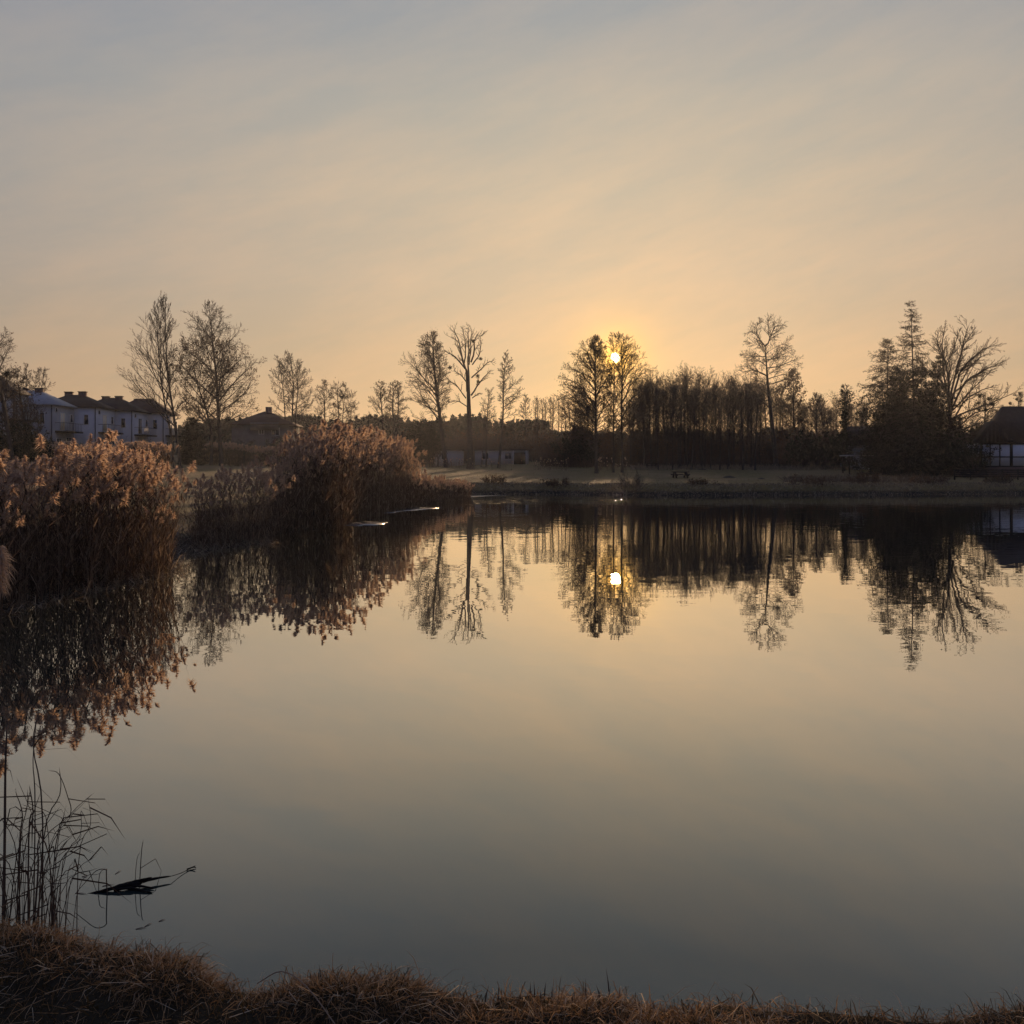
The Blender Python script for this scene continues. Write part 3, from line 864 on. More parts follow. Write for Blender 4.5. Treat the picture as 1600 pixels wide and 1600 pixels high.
# low white flat roofed buildings across the lawn
def low(name, label, pa, pb, d, py0, wins, dark=None):
    x0, x1 = X(pa, d), X(pb, d); zt = Zp(py0, d); zg = g1((x0 + x1) / 2, d) - 0.3; off = ((x0 + x1) / 2, d, zg)
    h = empty(name, off, label, 'building')
    bx('wall', x0, x1, d, d + 6, zg, zt, M_PLASTER4, h, off)
    bx('roof', x0 - 0.3, x1 + 0.3, d - 0.4, d + 6.3, zt, zt + 0.22, M_ROOF, h, off)
    for a, b_ in wins:
        window('y', d, X(a, d), X(b_, d), zt - 1.5, zt - 0.45, h, off, M_GLASS, 1)
    if dark:
        a, b_ = dark
        g = Geo().box(X(a, d), X(b_, d), d - 0.03, d + 0.03, zg, zt - 0.35)
        g.build('opening_shade', M_TIMBER, h, off)  # dark slab standing for the shade inside the garage opening
        for q in (a, b_):
            bx('post', X(q, d) - 0.08, X(q, d) + 0.08, d - 0.6, d - 0.44, zg, zt, M_PALE, h, off)
    return h
low('low_building', 'low white flat roofed building behind the left alder trunk', 677, 722, 164, 704, [(690, 697)])
low('low_building', 'long low white building with dark windows and a garage opening behind the dead tree', 742, 826, 166, 704, [(753, 763), (789, 799)], (802, 822))

# cottage half hidden behind the spruces
d = 140.0; x0, x1 = X(1338, d), X(1462, d); ze = Zp(696, d); zg = g1(x0, d) - 0.6; off = ((x0 + x1) / 2, d, zg)
h = empty('cottage', off, 'white cottage with a gabled dormer half hidden behind the dark spruces', 'house')
bx('wall', x0, x1, d, d + 7, zg, ze, M_PLASTER, h, off)
v = [(x0 - .4, d - .5, ze), (x1 + .4, d - .5, ze), (x1 + .4, d + 7.5, ze), (x0 - .4, d + 7.5, ze), (x0 - .4, d + 3.5, ze + 3.0), (x1 + .4, d + 3.5, ze + 3.0)]
poly('roof', v, [(0, 1, 5, 4), (2, 3, 4, 5), (0, 4, 3), (1, 2, 5), (3, 2, 1, 0)], M_ROOF, h, off)
a, b_ = X(1398, d), X(1424, d); zt = Zp(674, d)
v = [(a, d - .2, ze + .2), (b_, d - .2, ze + .2), ((a + b_) / 2, d - .2, zt), (a, d + 3, ze + .2), (b_, d + 3, ze + .2), ((a + b_) / 2, d + 3, zt)]
poly('dormer', v, [(0, 1, 2), (1, 4, 5, 2), (3, 0, 2, 5), (4, 3, 5)], M_PLASTER, h, off)
window('y', d, X(1376, d), X(1384, d), Zp(714, d), Zp(702, d), h, off)
window('y', d, X(1436, d), X(1442, d), Zp(716, d), Zp(703, d), h, off)

d = 124.0; x0, x1 = X(1324, d), X(1376, d); zr = Zp(711, d); zg = g1(x0, d) - 0.2; off = ((x0 + x1) / 2, d, zg)
h = empty('open_shelter', off, 'low open shelter with a thin pale roof edge left of the spruces', 'shelter')
bx('roof', x0, x1, d, d + 3, zr - 0.12, zr, M_PALE, h, off)
for q, w_ in ((x0 + .3, d + .2), (x1 - .4, d + .2), (x0 + .3, d + 2.6), (x1 - .4, d + 2.6)):
    bx('post', q, q + .14, w_, w_ + .14, zg, zr - .12, M_TIMBER, h, off)

# half-timbered house at the right edge
d = 113.0; x0 = X(1533, d); x1 = X(1680, d); zb = Zp(729, d); ze = Zp(693, d); zg = min(g1(x0, d), g1(x1, d)) - 0.3
off = (x0 + 5, d, zg)
h = empty('half_timbered_house', off, 'half timbered house with white panels, dark gable and steep dark roof by the spruces', 'house')
bx('wall', x0, x1, d, d + 5.4, zb, ze, M_PLASTER, h, off)
bx('plinth', x0 - .05, x1 + .05, d - .05, d + 5.45, zg - .5, zb, M_BRICK, h, off)
for pxx, wd in ((1533, .22), (1547, .14), (1562, .14), (1580, .34), (1603, .14), (1625, .14), (1650, .14)):
    q = X(pxx, d); bx('timber', q - wd / 2, q + wd / 2, d - .06, d + .02, zb, ze, M_TIMBER, h, off)
bx('timber', x0, x1, d - .045, d + .02, Zp(714, d) - .07, Zp(714, d) + .07, M_TIMBER, h, off)
bx('timber', x0 - .1, x1, d - .08, d + .02, ze - .12, ze + .1, M_TIMBER, h, off)
bx('timber', x0 - .1, x1, d - .07, d + .02, zb - .05, zb + .1, M_TIMBER, h, off)
za = Zp(658, d); xm = X(1550, d); xa, xb = x0 - .3, X(1580, d) + .3
v = [(xa, d - .5, ze + .11), (xb, d - .5, ze + .11), (xm, d - .5, za), (xa, d + 1.8, ze + .11), (xb, d + 1.8, ze + .11), (xm, d + 1.8, za)]
poly('gable', v, [(0, 1, 2), (1, 4, 5, 2), (3, 0, 2, 5), (4, 3, 5), (0, 3, 4, 1)], M_TIMBER, h, off)
for i in range(9):   # upright boards of the gable
    q0 = xa + (xb - xa) * (i + .06) / 9; q1 = xa + (xb - xa) * (i + .94) / 9; qm = (q0 + q1) / 2
    top = lambda q: ze + .11 + (za - ze - .11) * max(0.0, min((q - xa) / (xm - xa), (xb - q) / (xb - xm))) - .12
    zt0, zt1 = max(top(q0), ze + .2), max(top(q1), ze + .2)
    v = [(q0, d - .53, ze + .14), (q1, d - .53, ze + .14), (q1, d - .53, zt1), (q0, d - .53, zt0), (q0, d - .49, ze + .14), (q1, d - .49, ze + .14), (q1, d - .49, zt1), (q0, d - .49, zt0)]
    poly('board', v, [(0, 1, 2, 3), (0, 4, 5, 1), (1, 5, 6, 2), (2, 6, 7, 3), (3, 7, 4, 0)], M_TIMBER, h, off)
zr = Zp(632, d); y0, y1 = d + .6, d + 6.0; xr = X(1554, d)
v = [(xr, y0, ze + .112), (x1 + .5, y0, ze + .112), (x1 + .5, y1, ze + .112), (xr, y1, ze + .112), (X(1588, d), (y0 + y1) / 2, zr), (x1 - 3, (y0 + y1) / 2, zr)]
poly('roof', v, [(0, 1, 5, 4), (2, 3, 4, 5), (3, 0, 4), (1, 2, 5), (3, 2, 1, 0)], M_ROOF, h, off)

# wooden fence in front of it
d = 101.0; fx0, fx1 = X(1492, d), X(1690, d); off = ((fx0 + fx1) / 2, d, g1(fx0, d))
f = empty('wooden_fence', off, 'low dark wooden fence of long rails in front of the half timbered house', 'fence')
zf = Zp(747, d)
nps = 9
for i in range(nps):
    q = fx0 + (fx1 - fx0) * i / (nps - 1)
    bx('post', q - .06, q + .06, d, d + .12, min(g1(q, d), zf) - .2, Zp(733, d), M_TIMBER, f, off)
for i in range(nps - 1):
    q0 = fx0 + (fx1 - fx0) * i / (nps - 1); q1 = fx0 + (fx1 - fx0) * (i + 1) / (nps - 1)
    for z_ in (zf + .12, zf + .34, zf + .56, zf + .78):
        bx('rail', q0 + .02, q1 - .02, d - .04, d - .003, z_, z_ + .15, M_TIMBER, f, off)

# picnic tables
def picnic(px, py, d, rz, label):
    x = X(px, d); z = g1(x, d); t = empty('picnic_table', (x, d, z), label, 'picnic table', 'wooden picnic tables on the lawn')
    t.rotation_euler = (0, 0, rz)
    for i in range(4): bx('tabletop_board', -.95, .95, -.37 + i * .19, -.20 + i * .19, .68, .79, M_WOOD, t, (0, 0, 0))
    for s in (-1, 1):
        for i in range(2): bx('seat_board', -.95, .95, s * .70 - .14 + i * .145, s * .70 - .01 + i * .145, .38, .48, M_WOOD, t, (0, 0, 0))
    for sx in (-.68, .68):
        for s in (-1, 1):
            v = [(sx - .09, s * .62, 0), (sx + .09, s * .62, 0), (sx + .09, s * .80, 0), (sx - .09, s * .80, 0), (sx - .09, s * .16, .68), (sx + .09, s * .16, .68), (sx + .09, s * .34, .68), (sx - .09, s * .34, .68)]
            poly('leg', v, [(3, 2, 1, 0), (4, 5, 6, 7), (0, 1, 5, 4), (1, 2, 6, 5), (2, 3, 7, 6), (3, 0, 4, 7)], M_WOOD, t, (0, 0, 0))
        bx('crossbeam', sx + .093, sx + .17, -.82, .82, .27, .378, M_WOOD, t, (0, 0, 0))
    return t
picnic(1063, 745, 112, .12, 'dark wooden picnic table standing alone on the lawn near the far bank')
picnic(1018, 733, 146, -.1, 'small dark picnic table farther back in the pale grass before the tree row')

# mole hills on the lawn
for px, d, s in ((1140, 113, 1.0), (1098, 140, .8), (1190, 106, .6)):
    x = X(px, d); r = 16
    a = np.linspace(0, 6.283, r, endpoint=False); g = Geo()
    V = [(0, 0, .28 * s)] + [(math.cos(t) * .5 * s * (1 + .2 * math.sin(3 * t)), math.sin(t) * .5 * s, .16 * s) for t in a] + [(math.cos(t) * 1.0 * s * (1 + .15 * math.sin(2 * t)), math.sin(t) * s, -.05) for t in a]
    T = [(0, 1 + i, 1 + (i + 1) % r) for i in range(r)]
    for i in range(r):
        j = (i + 1) % r; T += [(1 + i, 1 + r + i, 1 + r + j), (1 + i, 1 + r + j, 1 + j)]
    o = mesh_obj('mole_hill', np.array(V), np.array(T), M_MUD)
    o.location = (x, d, g1(x, d))
    tag(o, {1140: 'largest dark mole hill on the lawn right of the picnic table', 1098: 'dark mole hill close to the pale grass under the tree row', 1190: 'small mole hill nearest the water on the far lawn'}[px], 'mole hill', 'mole hills on the far lawn')

# ------------------------------------------------------------------ the big bare trees
make_tree('poplar_tree', 'tall slim bare tree with two stems and steep fanning branches beside the terraced houses', 120,
          [[(282, 728), (277, 690), (270, 640), (262, 585), (259, 530), (258, 462)], [(271, 726), (266, 680), (257, 640), (249, 590), (243, 530), (239, 478)]],
          [(462, 250, 262), (500, 224, 271), (540, 208, 272), (580, 200, 276), (620, 188, 282), (650, 205, 290)], 11, .20, 44, (18, 42), .25, .26, (8, 5, 3), .07, subang=(18, 42), subup=.3, depth=.8)
make_tree('maple_tree', 'broad bare tree with a wide rounded crown and clinging seed clusters left of the pond', 140,
          [[(346, 732), (344, 690), (341, 640), (338, 590), (333, 540), (326, 474)], [(331, 712), (331, 680), (322, 640), (308, 600), (300, 560)]],
          [(470, 316, 338), (500, 288, 362), (540, 279, 392), (580, 272, 418), (620, 274, 417), (655, 283, 405), (670, 290, 395)], 12, .34, 54, (26, 60), .3, .22, (9, 6, 3), .09, leaves=5200, leaf_from=(528, 650), leaf_size=.13)
make_tree('ash_tree', 'bare tree with several parallel upright stems behind the dark hipped house', 170,
          [[(457, 702), (456, 650), (457, 600), (451, 551)], [(447, 702), (446, 650), (444, 606), (440, 570)], [(462, 702), (463, 650), (466, 610), (463, 566)]],
          [(551, 444, 458), (575, 429, 482), (600, 422, 495), (640, 420, 492), (665, 430, 480)], 13, .2, 50, (28, 66), .25, .22, (8, 6, 2), .08)
make_tree('alder_tree', 'small bare conical tree above the tall reeds, left of a three stemmed one', 180, [[(508, 690), (507, 650), (505, 594)]],
          [(594, 500, 510), (610, 489, 522), (640, 480, 528), (665, 478, 530)], 14, .2, 34, (40, 78), .2, .2, (7, 5, 2), .1, leaves=900)
make_tree('alder_tree', 'small bare tree with three stems and a rounded crown above the tall reeds', 184, [[(531, 690), (530, 650), (527, 602)], [(534, 690), (536, 650), (541, 605)], [(548, 690), (548, 660), (550, 625)]],
          [(600, 520, 545), (620, 513, 556), (645, 515, 560), (665, 520, 562)], 15, .18, 42, (40, 78), .2, .25, (7, 5, 2), .1, leaves=900)
make_tree('alder_tree', 'bare tree with one straight stem just right of the reed tops', 165, [[(601, 712), (598, 660), (594, 596)]],
          [(596, 588, 600), (615, 575, 612), (645, 568, 615), (670, 570, 616)], 16, .22, 36, (40, 78), .2, .22, (8, 5, 2), .1, leaves=700)
make_tree('alder_tree', 'bare tree with a forked bent stem right of the straight stemmed tree behind the reeds', 163, [[(612, 712), (616, 670), (613, 640), (614, 615), (612, 600)], [(614, 700), (620, 665), (623, 630), (622, 597)]],
          [(597, 606, 626), (615, 602, 634), (645, 600, 638), (670, 602, 640)], 17, .22, 40, (40, 78), .2, .3, (8, 5, 2), .12, leaves=500)
make_tree('alder_tree', 'tall leaning alder with a broad bare crown left of the dead tree', 141,
          [[(698, 727), (692, 690), (686, 640), (681, 600), (678, 560), (676, 519)]],
          [(519, 670, 684), (545, 646, 693), (570, 632, 701), (590, 628, 703), (620, 636, 703), (650, 642, 697)], 18, .36, 52, (30, 58), .1, .26, (9, 6, 3), .09, leaves=2600, leaf_size=.06)
DL = [([(730, 612), (728, 575), (722, 560), (719, 545), (716, 532), (710, 517), (708, 508)], .16), ([(725, 568), (728, 545), (726, 528), (724, 513)], .10), ([(731, 566), (732, 545), (731, 525), (731, 506)], .12),
      ([(733, 570), (736, 545), (737, 525), (736, 512)], .1), ([(736, 566), (742, 548), (743, 530), (752, 527), (757, 523)], .13), ([(728, 622), (716, 606), (704, 596), (694, 589)], .12),
      ([(727, 576), (715, 561), (702, 553), (692, 545)], .13), ([(737, 590), (752, 578), (764, 568), (770, 566)], .12), ([(736, 618), (747, 601), (758, 587), (768, 579)], .13), ([(738, 622), (746, 616), (755, 615)], .08),
      ([(737, 660), (752, 657), (766, 653), (774, 651)], .09), ([(731, 636), (716, 628), (704, 631), (698, 636)], .09), ([(732, 600), (722, 588), (712, 580), (708, 572)], .10), ([(738, 570), (749, 556), (752, 540), (750, 528)], .1)]
make_tree('dead_oak', 'gaunt thick trunked bare tree with stubby upright limbs and mistletoe balls', 138,
          [[(735, 728), (734, 690), (733, 650), (732, 610), (732, 580), (730, 555)]], [(506, 700, 760), (560, 690, 772), (660, 690, 775)], 19, .52, 0, limbs=DL,
          sub=(11, 5, 2), wob=.14, subang=(20, 60), subup=.2, lens=(.18, .46), mistle=[(701, 577, 4.5), (739, 534, 4), (754, 563, 3.2), (748, 590, 4), (745, 596, 3)])
make_tree('birch_tree', 'slender bare tree with a narrow pointed crown right of the gaunt mistletoe tree', 145, [[(779, 726), (783, 690), (786, 650), (787, 600), (791, 547)]],
          [(547, 788, 794), (570, 781, 804), (590, 776, 812), (612, 778, 823), (640, 784, 812), (665, 788, 806)], 20, .22, 44, (34, 66), .2, .32, (8, 5, 3), .08)
make_tree('birch_tree', 'thin low bare tree between the gaunt tree and the slender one', 150, [[(760, 724), (760, 690), (762, 640), (765, 610)], [(752, 724), (756, 680), (757, 640)]],
          [(606, 758, 772), (630, 748, 782), (660, 745, 784)], 21, .14, 28, (30, 55), .2, .2, (7, 5, 2), .12)
make_tree('birch_tree', 'small far bare tree with an egg shaped crown before the tree row', 190, [[(823, 690), (822, 660), (821, 618)]],
          [(618, 818, 825), (630, 811, 830), (648, 807, 833), (660, 810, 832)], 22, .16, 26, (35, 60), .2, .4, (7, 5, 2), .08)
SL = [([(931, 668), (918, 640), (900, 618), (882, 606)], .10), ([(931, 640), (914, 612), (896, 598), (879, 590)], .10), ([(931, 612), (916, 590), (902, 576), (890, 570)], .09), ([(931, 590), (918, 572), (906, 560), (900, 552)], .08),
      ([(931, 690), (912, 668), (894, 655), (880, 650)], .09), ([(931, 570), (922, 556), (914, 546), (912, 538)], .06), ([(931, 660), (944, 636), (956, 620), (966, 612)], .08), ([(931, 620), (942, 600), (952, 585), (960, 576)], .08), ([(931, 705), (915, 690), (898, 682), (886, 680)], .07)]
SR = [([(972, 655), (985, 628), (1000, 612), (1013, 604)], .09), ([(972, 630), (984, 604), (998, 588), (1011, 580)], .09), ([(972, 605), (983, 582), (996, 566), (1006, 556)], .08), ([(972, 580), (980, 562), (989, 550), (996, 542)], .07), ([(972, 685), (988, 660), (1002, 648), (1012, 642)], .08),
      ([(959, 650), (950, 630), (942, 616), (936, 608)], .07), ([(959, 600), (952, 582), (946, 568), (944, 556)], .06), ([(972, 560), (978, 546), (983, 534), (986, 526)], .05)]
make_tree('alder_tree', 'wide bare tree left of the sun with seed clusters in its crown', 126, [[(932, 742), (931, 690), (931, 640), (930, 580), (931, 526)]],
          [(526, 926, 936), (545, 916, 950), (570, 904, 956), (588, 878, 962), (612, 878, 964), (640, 878, 966), (672, 884, 962), (690, 890, 960)], 23, .24, 74, (30, 74), .12, .22, (9, 6, 3), .09, leaves=5200, leaf_size=.1, limbs=SL)
make_tree('ash_tree', 'tall bare tree with two straight stems in front of the low sun', 129,
          [[(972, 742), (972, 690), (972, 640), (973, 580), (971, 519)], [(959, 742), (959, 690), (959, 640), (960, 580), (958, 523)]],
          [(519, 952, 976), (545, 955, 994), (570, 948, 1007), (590, 948, 1013), (612, 950, 1012), (640, 950, 1008), (670, 950, 1005)], 24, .2, 64, (26, 60), .12, .22, (8, 5, 3), .08, limbs=SR, leaves=2200, leaf_size=.07, leaf_from=(545, 680))
AL = [([(1196, 542), (1188, 534), (1182, 524), (1174, 520), (1163, 522)], .14), ([(1196, 540), (1203, 531), (1208, 518), (1216, 508), (1230, 506)], .15), ([(1203, 531), (1204, 518), (1206, 505), (1208, 490)], .09),
      ([(1182, 524), (1180, 512), (1185, 500)], .06), ([(1197, 556), (1186, 556), (1172, 558), (1160, 552)], .09), ([(1198, 562), (1210, 560), (1226, 553), (1238, 546)], .09),
      ([(1199, 575), (1215, 573), (1230, 566), (1242, 570)], .1), ([(1200, 590), (1186, 580), (1170, 578), (1158, 584)], .1), ([(1201, 600), (1218, 596), (1232, 592), (1245, 596)], .09),
      ([(1202, 620), (1188, 606), (1172, 600), (1160, 606)], .1), ([(1204, 640), (1190, 625), (1174, 620), (1164, 626)], .1), ([(1204, 640), (1220, 628), (1236, 622), (1244, 626)], .09), ([(1199, 566), (1188, 568), (1176, 566), (1166, 572)], .08), ([(1203, 630), (1215, 612), (1228, 605)], .08)]
make_tree('alder_tree', 'tall lone bare tree with a flat topped forked crown right of the tree row', 150, [[(1213, 727), (1208, 680), (1204, 640), (1200, 600), (1198, 570), (1196, 540)]],
          [(490, 1195, 1215), (506, 1162, 1232), (560, 1158, 1240), (640, 1158, 1246)], 25, .42, 14, (50, 78), .1, .42, limbs=AL, sub=(13, 6, 3), wob=.13, subang=(22, 62), subup=.12, lens=(.3, .66))
make_tree('ivy_tree', 'bare tree with dark clumps in the crown right of the lone flat topped tree', 158, [[(1240, 720), (1239, 680), (1238, 630), (1236, 580)]],
          [(580, 1230, 1240), (600, 1224, 1252), (630, 1220, 1262), (665, 1220, 1264)], 26, .24, 32, (28, 58), .2, .25, (8, 5, 3), .1, leaves=1500, leaf_size=.16)
make_tree('hornbeam_tree', 'small dense bare tree with a domed crown between the lone tree and ivy tree', 150, [[(1277, 722), (1277, 680), (1278, 614)]],
          [(614, 1274, 1284), (630, 1262, 1294), (655, 1254, 1302), (690, 1256, 1300)], 27, .24, 40, (25, 60), .25, .25, (9, 6, 3), .08)
make_tree('ivy_tree', 'thin tree wrapped in dark ivy to its top, left of the spruces', 135, [[(1318, 726), (1318, 680), (1318, 640), (1320, 602)]],
          [(600, 1314, 1324), (620, 1304, 1338), (650, 1298, 1346), (690, 1296, 1344)], 28, .2, 26, (30, 62), .15, .3, (7, 5, 2), .1, ivy=(612, 712, 11, 2600), mistle=[(1316, 603, 3.5), (1312, 612, 3)])
BL = [([(1484, 650), (1478, 610), (1470, 575), (1458, 555), (1450, 540), (1444, 525)], .16), ([(1481, 625), (1478, 590), (1480, 560), (1482, 530), (1488, 505)], .16), ([(1482, 640), (1492, 590), (1502, 560), (1510, 530), (1520, 503)], .17),
      ([(1484, 640), (1500, 585), (1522, 560), (1545, 545), (1566, 540)], .16), ([(1483, 650), (1506, 600), (1530, 585), (1552, 575), (1568, 572)], .15), ([(1486, 665), (1512, 625), (1540, 610), (1568, 604)], .14),
      ([(1486, 680), (1515, 650), (1545, 640), (1566, 636)], .12), ([(1482, 620), (1470, 590), (1455, 580), (1440, 570)], .12), ([(1484, 660), (1465, 640), (1445, 620), (1430, 610)], .12), ([(1500, 575), (1512, 545), (1528, 522), (1538, 512)], .10),
      ([(1480, 570), (1492, 540), (1500, 515)], .08), ([(1505, 598), (1520, 575), (1540, 558), (1555, 552)], .09)]
BL = [([(1484 + (x_ - 1484) * .86, y_) for x_, y_ in tr_], r_) for tr_, r_ in BL]
make_tree('oak_tree', 'broad bare tree with long arching branches between the spruces and the half timbered house', 129, [[(1489, 738), (1487, 700), (1484, 660), (1481, 620), (1480, 590)]],
          [(500, 1440, 1540), (600, 1430, 1568), (690, 1440, 1560)], 29, .45, 16, (35, 70), .1, .3, limbs=BL, sub=(14, 7, 4), wob=.11, subang=(18, 50), subup=.12, lens=(.22, .46))
make_conifer('spruce_tree', 'tallest spruce with a thin ragged pointed top by the far bank', 118, [(1431, 748), (1429, 690), (1427, 600), (1423, 464)],
             [(464, 1419, 1427), (482, 1412, 1432), (505, 1404, 1440), (535, 1400, 1444), (560, 1388, 1455), (600, 1374, 1470), (650, 1358, 1482), (690, 1348, 1482), (720, 1350, 1470)], 31, .30, 48, 8, top_sparse=.3, needles=3)
make_conifer('larch_tree', 'sparse ragged conifer left of the tallest spruce', 123, [(1388, 742), (1388, 690), (1387, 600), (1388, 526)],
             [(526, 1384, 1391), (545, 1368, 1400), (565, 1356, 1412), (590, 1344, 1418), (630, 1342, 1425), (680, 1334, 1430), (715, 1340, 1420)], 32, .24, 40, 8, needles=2, top_sparse=.5, sagfac=.7)
make_conifer('spruce_tree', 'shorter dark spruce inside the broad bare tree', 124, [(1442, 748), (1452, 690), (1462, 620), (1468, 551)],
             [(551, 1464, 1472), (575, 1456, 1482), (610, 1444, 1496), (650, 1434, 1510), (700, 1420, 1520)], 33, .26, 30, 8, top_sparse=.9, needles=3)
make_conifer('spruce_tree', 'broad dark spruce between the ragged conifer and the tallest spruce', 131, [(1404, 742), (1404, 690), (1405, 640), (1406, 568)],
             [(568, 1402, 1410), (590, 1390, 1424), (620, 1376, 1440), (660, 1366, 1452), (710, 1356, 1460)], 40, .24, 28, 8, top_sparse=.9, needles=3)
make_tree('nest_tree', 'small bare tree full of mistletoe beside the half timbered house', 121, [[(1534, 735), (1537, 690), (1539, 650), (1540, 618)]],
          [(612, 1532, 1548), (630, 1522, 1562), (660, 1518, 1570), (690, 1522, 1565)], 34, .18, 24, (35, 65), .15, .3, (7, 5, 2), .13, mistle=[(1536, 618, 4), (1545, 624, 4), (1531, 630, 3.5), (1549, 632, 3.5), (1540, 640, 3.5), (1528, 642, 3), (1552, 645, 3)])
make_tree('nest_tree', 'far bare treetop with mistletoe seen over the half timbered house roof', 140, [[(1588, 730), (1587, 680), (1588, 614)]],
          [(612, 1580, 1597), (625, 1576, 1600), (650, 1572, 1604)], 35, .16, 20, (35, 65), .15, .5, (6, 4, 2), .13, mistle=[(1592, 617, 3), (1585, 624, 3), (1594, 627, 3.5), (1580, 630, 2.5)])
make_tree('willow_tree', 'dark leaning bare tree at the edge beside the terraced houses, with a round nest', 84, [[(22, 742), (18, 700), (10, 640), (2, 590), (-6, 540)]],
          [(515, -20, 20), (545, -60, 24), (580, -70, 30), (640, -70, 36), (690, -60, 40)], 36, .26, 30, (28, 58), .2, .25, (8, 6, 3), .12, mistle=[(10, 583, 7)], leaves=600, leaf_size=.08)
make_tree('willow_tree', 'dark thin stemmed bare tree in front of the tall terraced house', 92, [[(45, 742), (40, 690), (30, 630), (22, 585)], [(52, 742), (54, 690), (46, 640)]],
          [(578, 14, 30), (610, 5, 50), (650, 2, 66), (690, 5, 70)], 37, .2, 30, (25, 50), .2, .2, (8, 5, 3), .12, leaves=800, leaf_size=.1)
make_tree('birch_tree', 'thin upright bare tree seen over the tall terraced house roof', 128, [[(38, 720), (38, 650), (36, 568)]],
          [(566, 33, 40), (590, 28, 48), (630, 24, 54)], 38, .14, 24, (25, 50), .25, .4, (7, 5, 2), .1)
make_tree('birch_tree', 'thin bare tree with two tops behind the grey roofed house chimney', 128, [[(58, 720), (60, 650), (69, 575)], [(55, 720), (56, 650), (56, 584)]],
          [(575, 50, 74), (595, 46, 80), (630, 44, 84)], 39, .12, 26, (25, 50), .25, .45, (7, 5, 2), .1)

# ------------------------------------------------------------------ the dense row of slender trees
def row_proto(seed, bushy, name, H=16.0, wpx=8.5):
    """a slender tree with short dense side branches, standing at the origin"""
    rng = np.random.default_rng(seed)
    n = 9; t = np.linspace(0, 1, n)
    w = np.stack([np.sin(t * 3 + seed) * .25, np.cos(t * 2.5 + seed) * .25, t * H], 1)
    R = .17 * (1 - t) ** .8 + .015
    root = empty(name, (0, 0, 0))
    Geo().tubes(w[None], R[None], 6).build('trunk', M_BARK, root, smooth=True)
    m = 84 if bushy else 52
    tt = .20 + .78 * (np.arange(m) + rng.random(m)) / m
    p, _ = interp_poly(w[None], tt[None]); p = p[0]
    phi = np.arange(m) * 2.4 + rng.random(m)
    hw = (1.9 if bushy else 1.4) * np.interp(tt, [.25, .4, .75, .92, 1.0], [.4, .8, 1.05, .95, .3]) * (0.6 + .5 * rng.random(m))
    a = np.radians(np.maximum(np.interp(tt, [.25, 1], [58, 26]) + rng.normal(size=m) * 8, 22))
    L = hw / np.sin(a)
    d = np.stack([np.sin(a) * np.cos(phi), np.sin(a) * np.sin(phi), np.cos(a)], 1)
    pts = [p]
    for k in range(4):
        d = d + np.array([[0, 0, .12]]) + rng.normal(size=d.shape) * .1; d /= np.linalg.norm(d, axis=1, keepdims=True)
        pts.append(pts[-1] + d * (L / 4)[:, None])
    q = np.stack(pts, 1); Rq = .030 * np.linspace(1, .3, 5)[None] * np.ones((m, 1))
    g = Geo().tubes(q, Rq, 3)
    P2, R2 = grow(rng, q, Rq, 8 if bushy else 6, .1, 1, 25, 65, .4, .7, 4, .1, .12, .6, .4, .019)
    g.tubes(P2, R2, 3)
    P3, R3 = grow(rng, P2, R2, 6, .1, 1, 25, 65, .45, .8, 2, .1, .1, .8, .5, .02)
    g.add(*slivers(P3, R3, rng))
    g.build('crown', M_TWIG, root)
    return root
LR = 'slender tree in the dense bare row between the sun and the lone flat topped tree'
protos = [row_proto(100 + k, k % 3 != 2, 'row_tree') for k in range(6)]
used = set()
rr = random.Random(5)
def place_row(k, px, d, top, label, group, cat='tree'):
    x = X(px, d); z = g1(x, d) - .1; H = Zp(top, d) - z; s = H / 16.0
    r = protos[k]
    sw = s * rr.uniform(.75, 1.35)
    if k in used:
        r = copy_thing(r, (x, d, z), rr.random() * 6.28, (sw, sw, s))
    else:
        used.add(k); r.location = (x, d, z); r.rotation_euler = (0, 0, rr.random() * 6.28); r.scale = (sw, sw, s)
    tag(r, label, cat, group)
    return r
ks = 0
for px in np.arange(1003, 1190, 5.6):
    d_ = rr.uniform(138, 156)
    place_row(ks % 6, px + rr.uniform(-2.5, 2.5), d_, 600 + rr.uniform(-7, 16) + (6 if px > 1150 else 0), LR, 'bare slender trees in the dense row'); ks += 1
for px in np.arange(990, 1360, 6.0):
    place_row(ks % 6, px + rr.uniform(-3, 3), rr.uniform(162, 190), 612 + rr.uniform(-8, 22) + max(0, (px - 1180) * .17), 'slender bare tree in the second rank behind the dense tree row', 'second rank of slender trees'); ks += 1
for px in np.arange(836, 900, 6.0):
    place_row(2 + 3 * (ks % 2), px + rr.uniform(-2, 2), rr.uniform(172, 186), 622 + rr.uniform(-3, 8), 'thin bare tree in the open row left of the sun', 'thin trees left of the sun'); ks += 1
for px in np.arange(900, 1000, 6.5):
    place_row(ks % 6, px + rr.uniform(-3, 3), rr.uniform(150, 176), 636 + rr.uniform(-6, 14) + (36 if 938 < px < 980 else 0), 'low slender tree standing behind the two trees in front of the sun', 'low trees below the sun'); ks += 1
for px in (1256, 1296, 1336, 1350, 1370, 1400, 1450, 1500, 1520):
    place_row(ks % 6, px, rr.uniform(150, 165), 640 + rr.uniform(-8, 20), 'slender dark tree in the gloom behind the spruces and the ivy tree', 'dark trees behind the spruces'); ks += 1

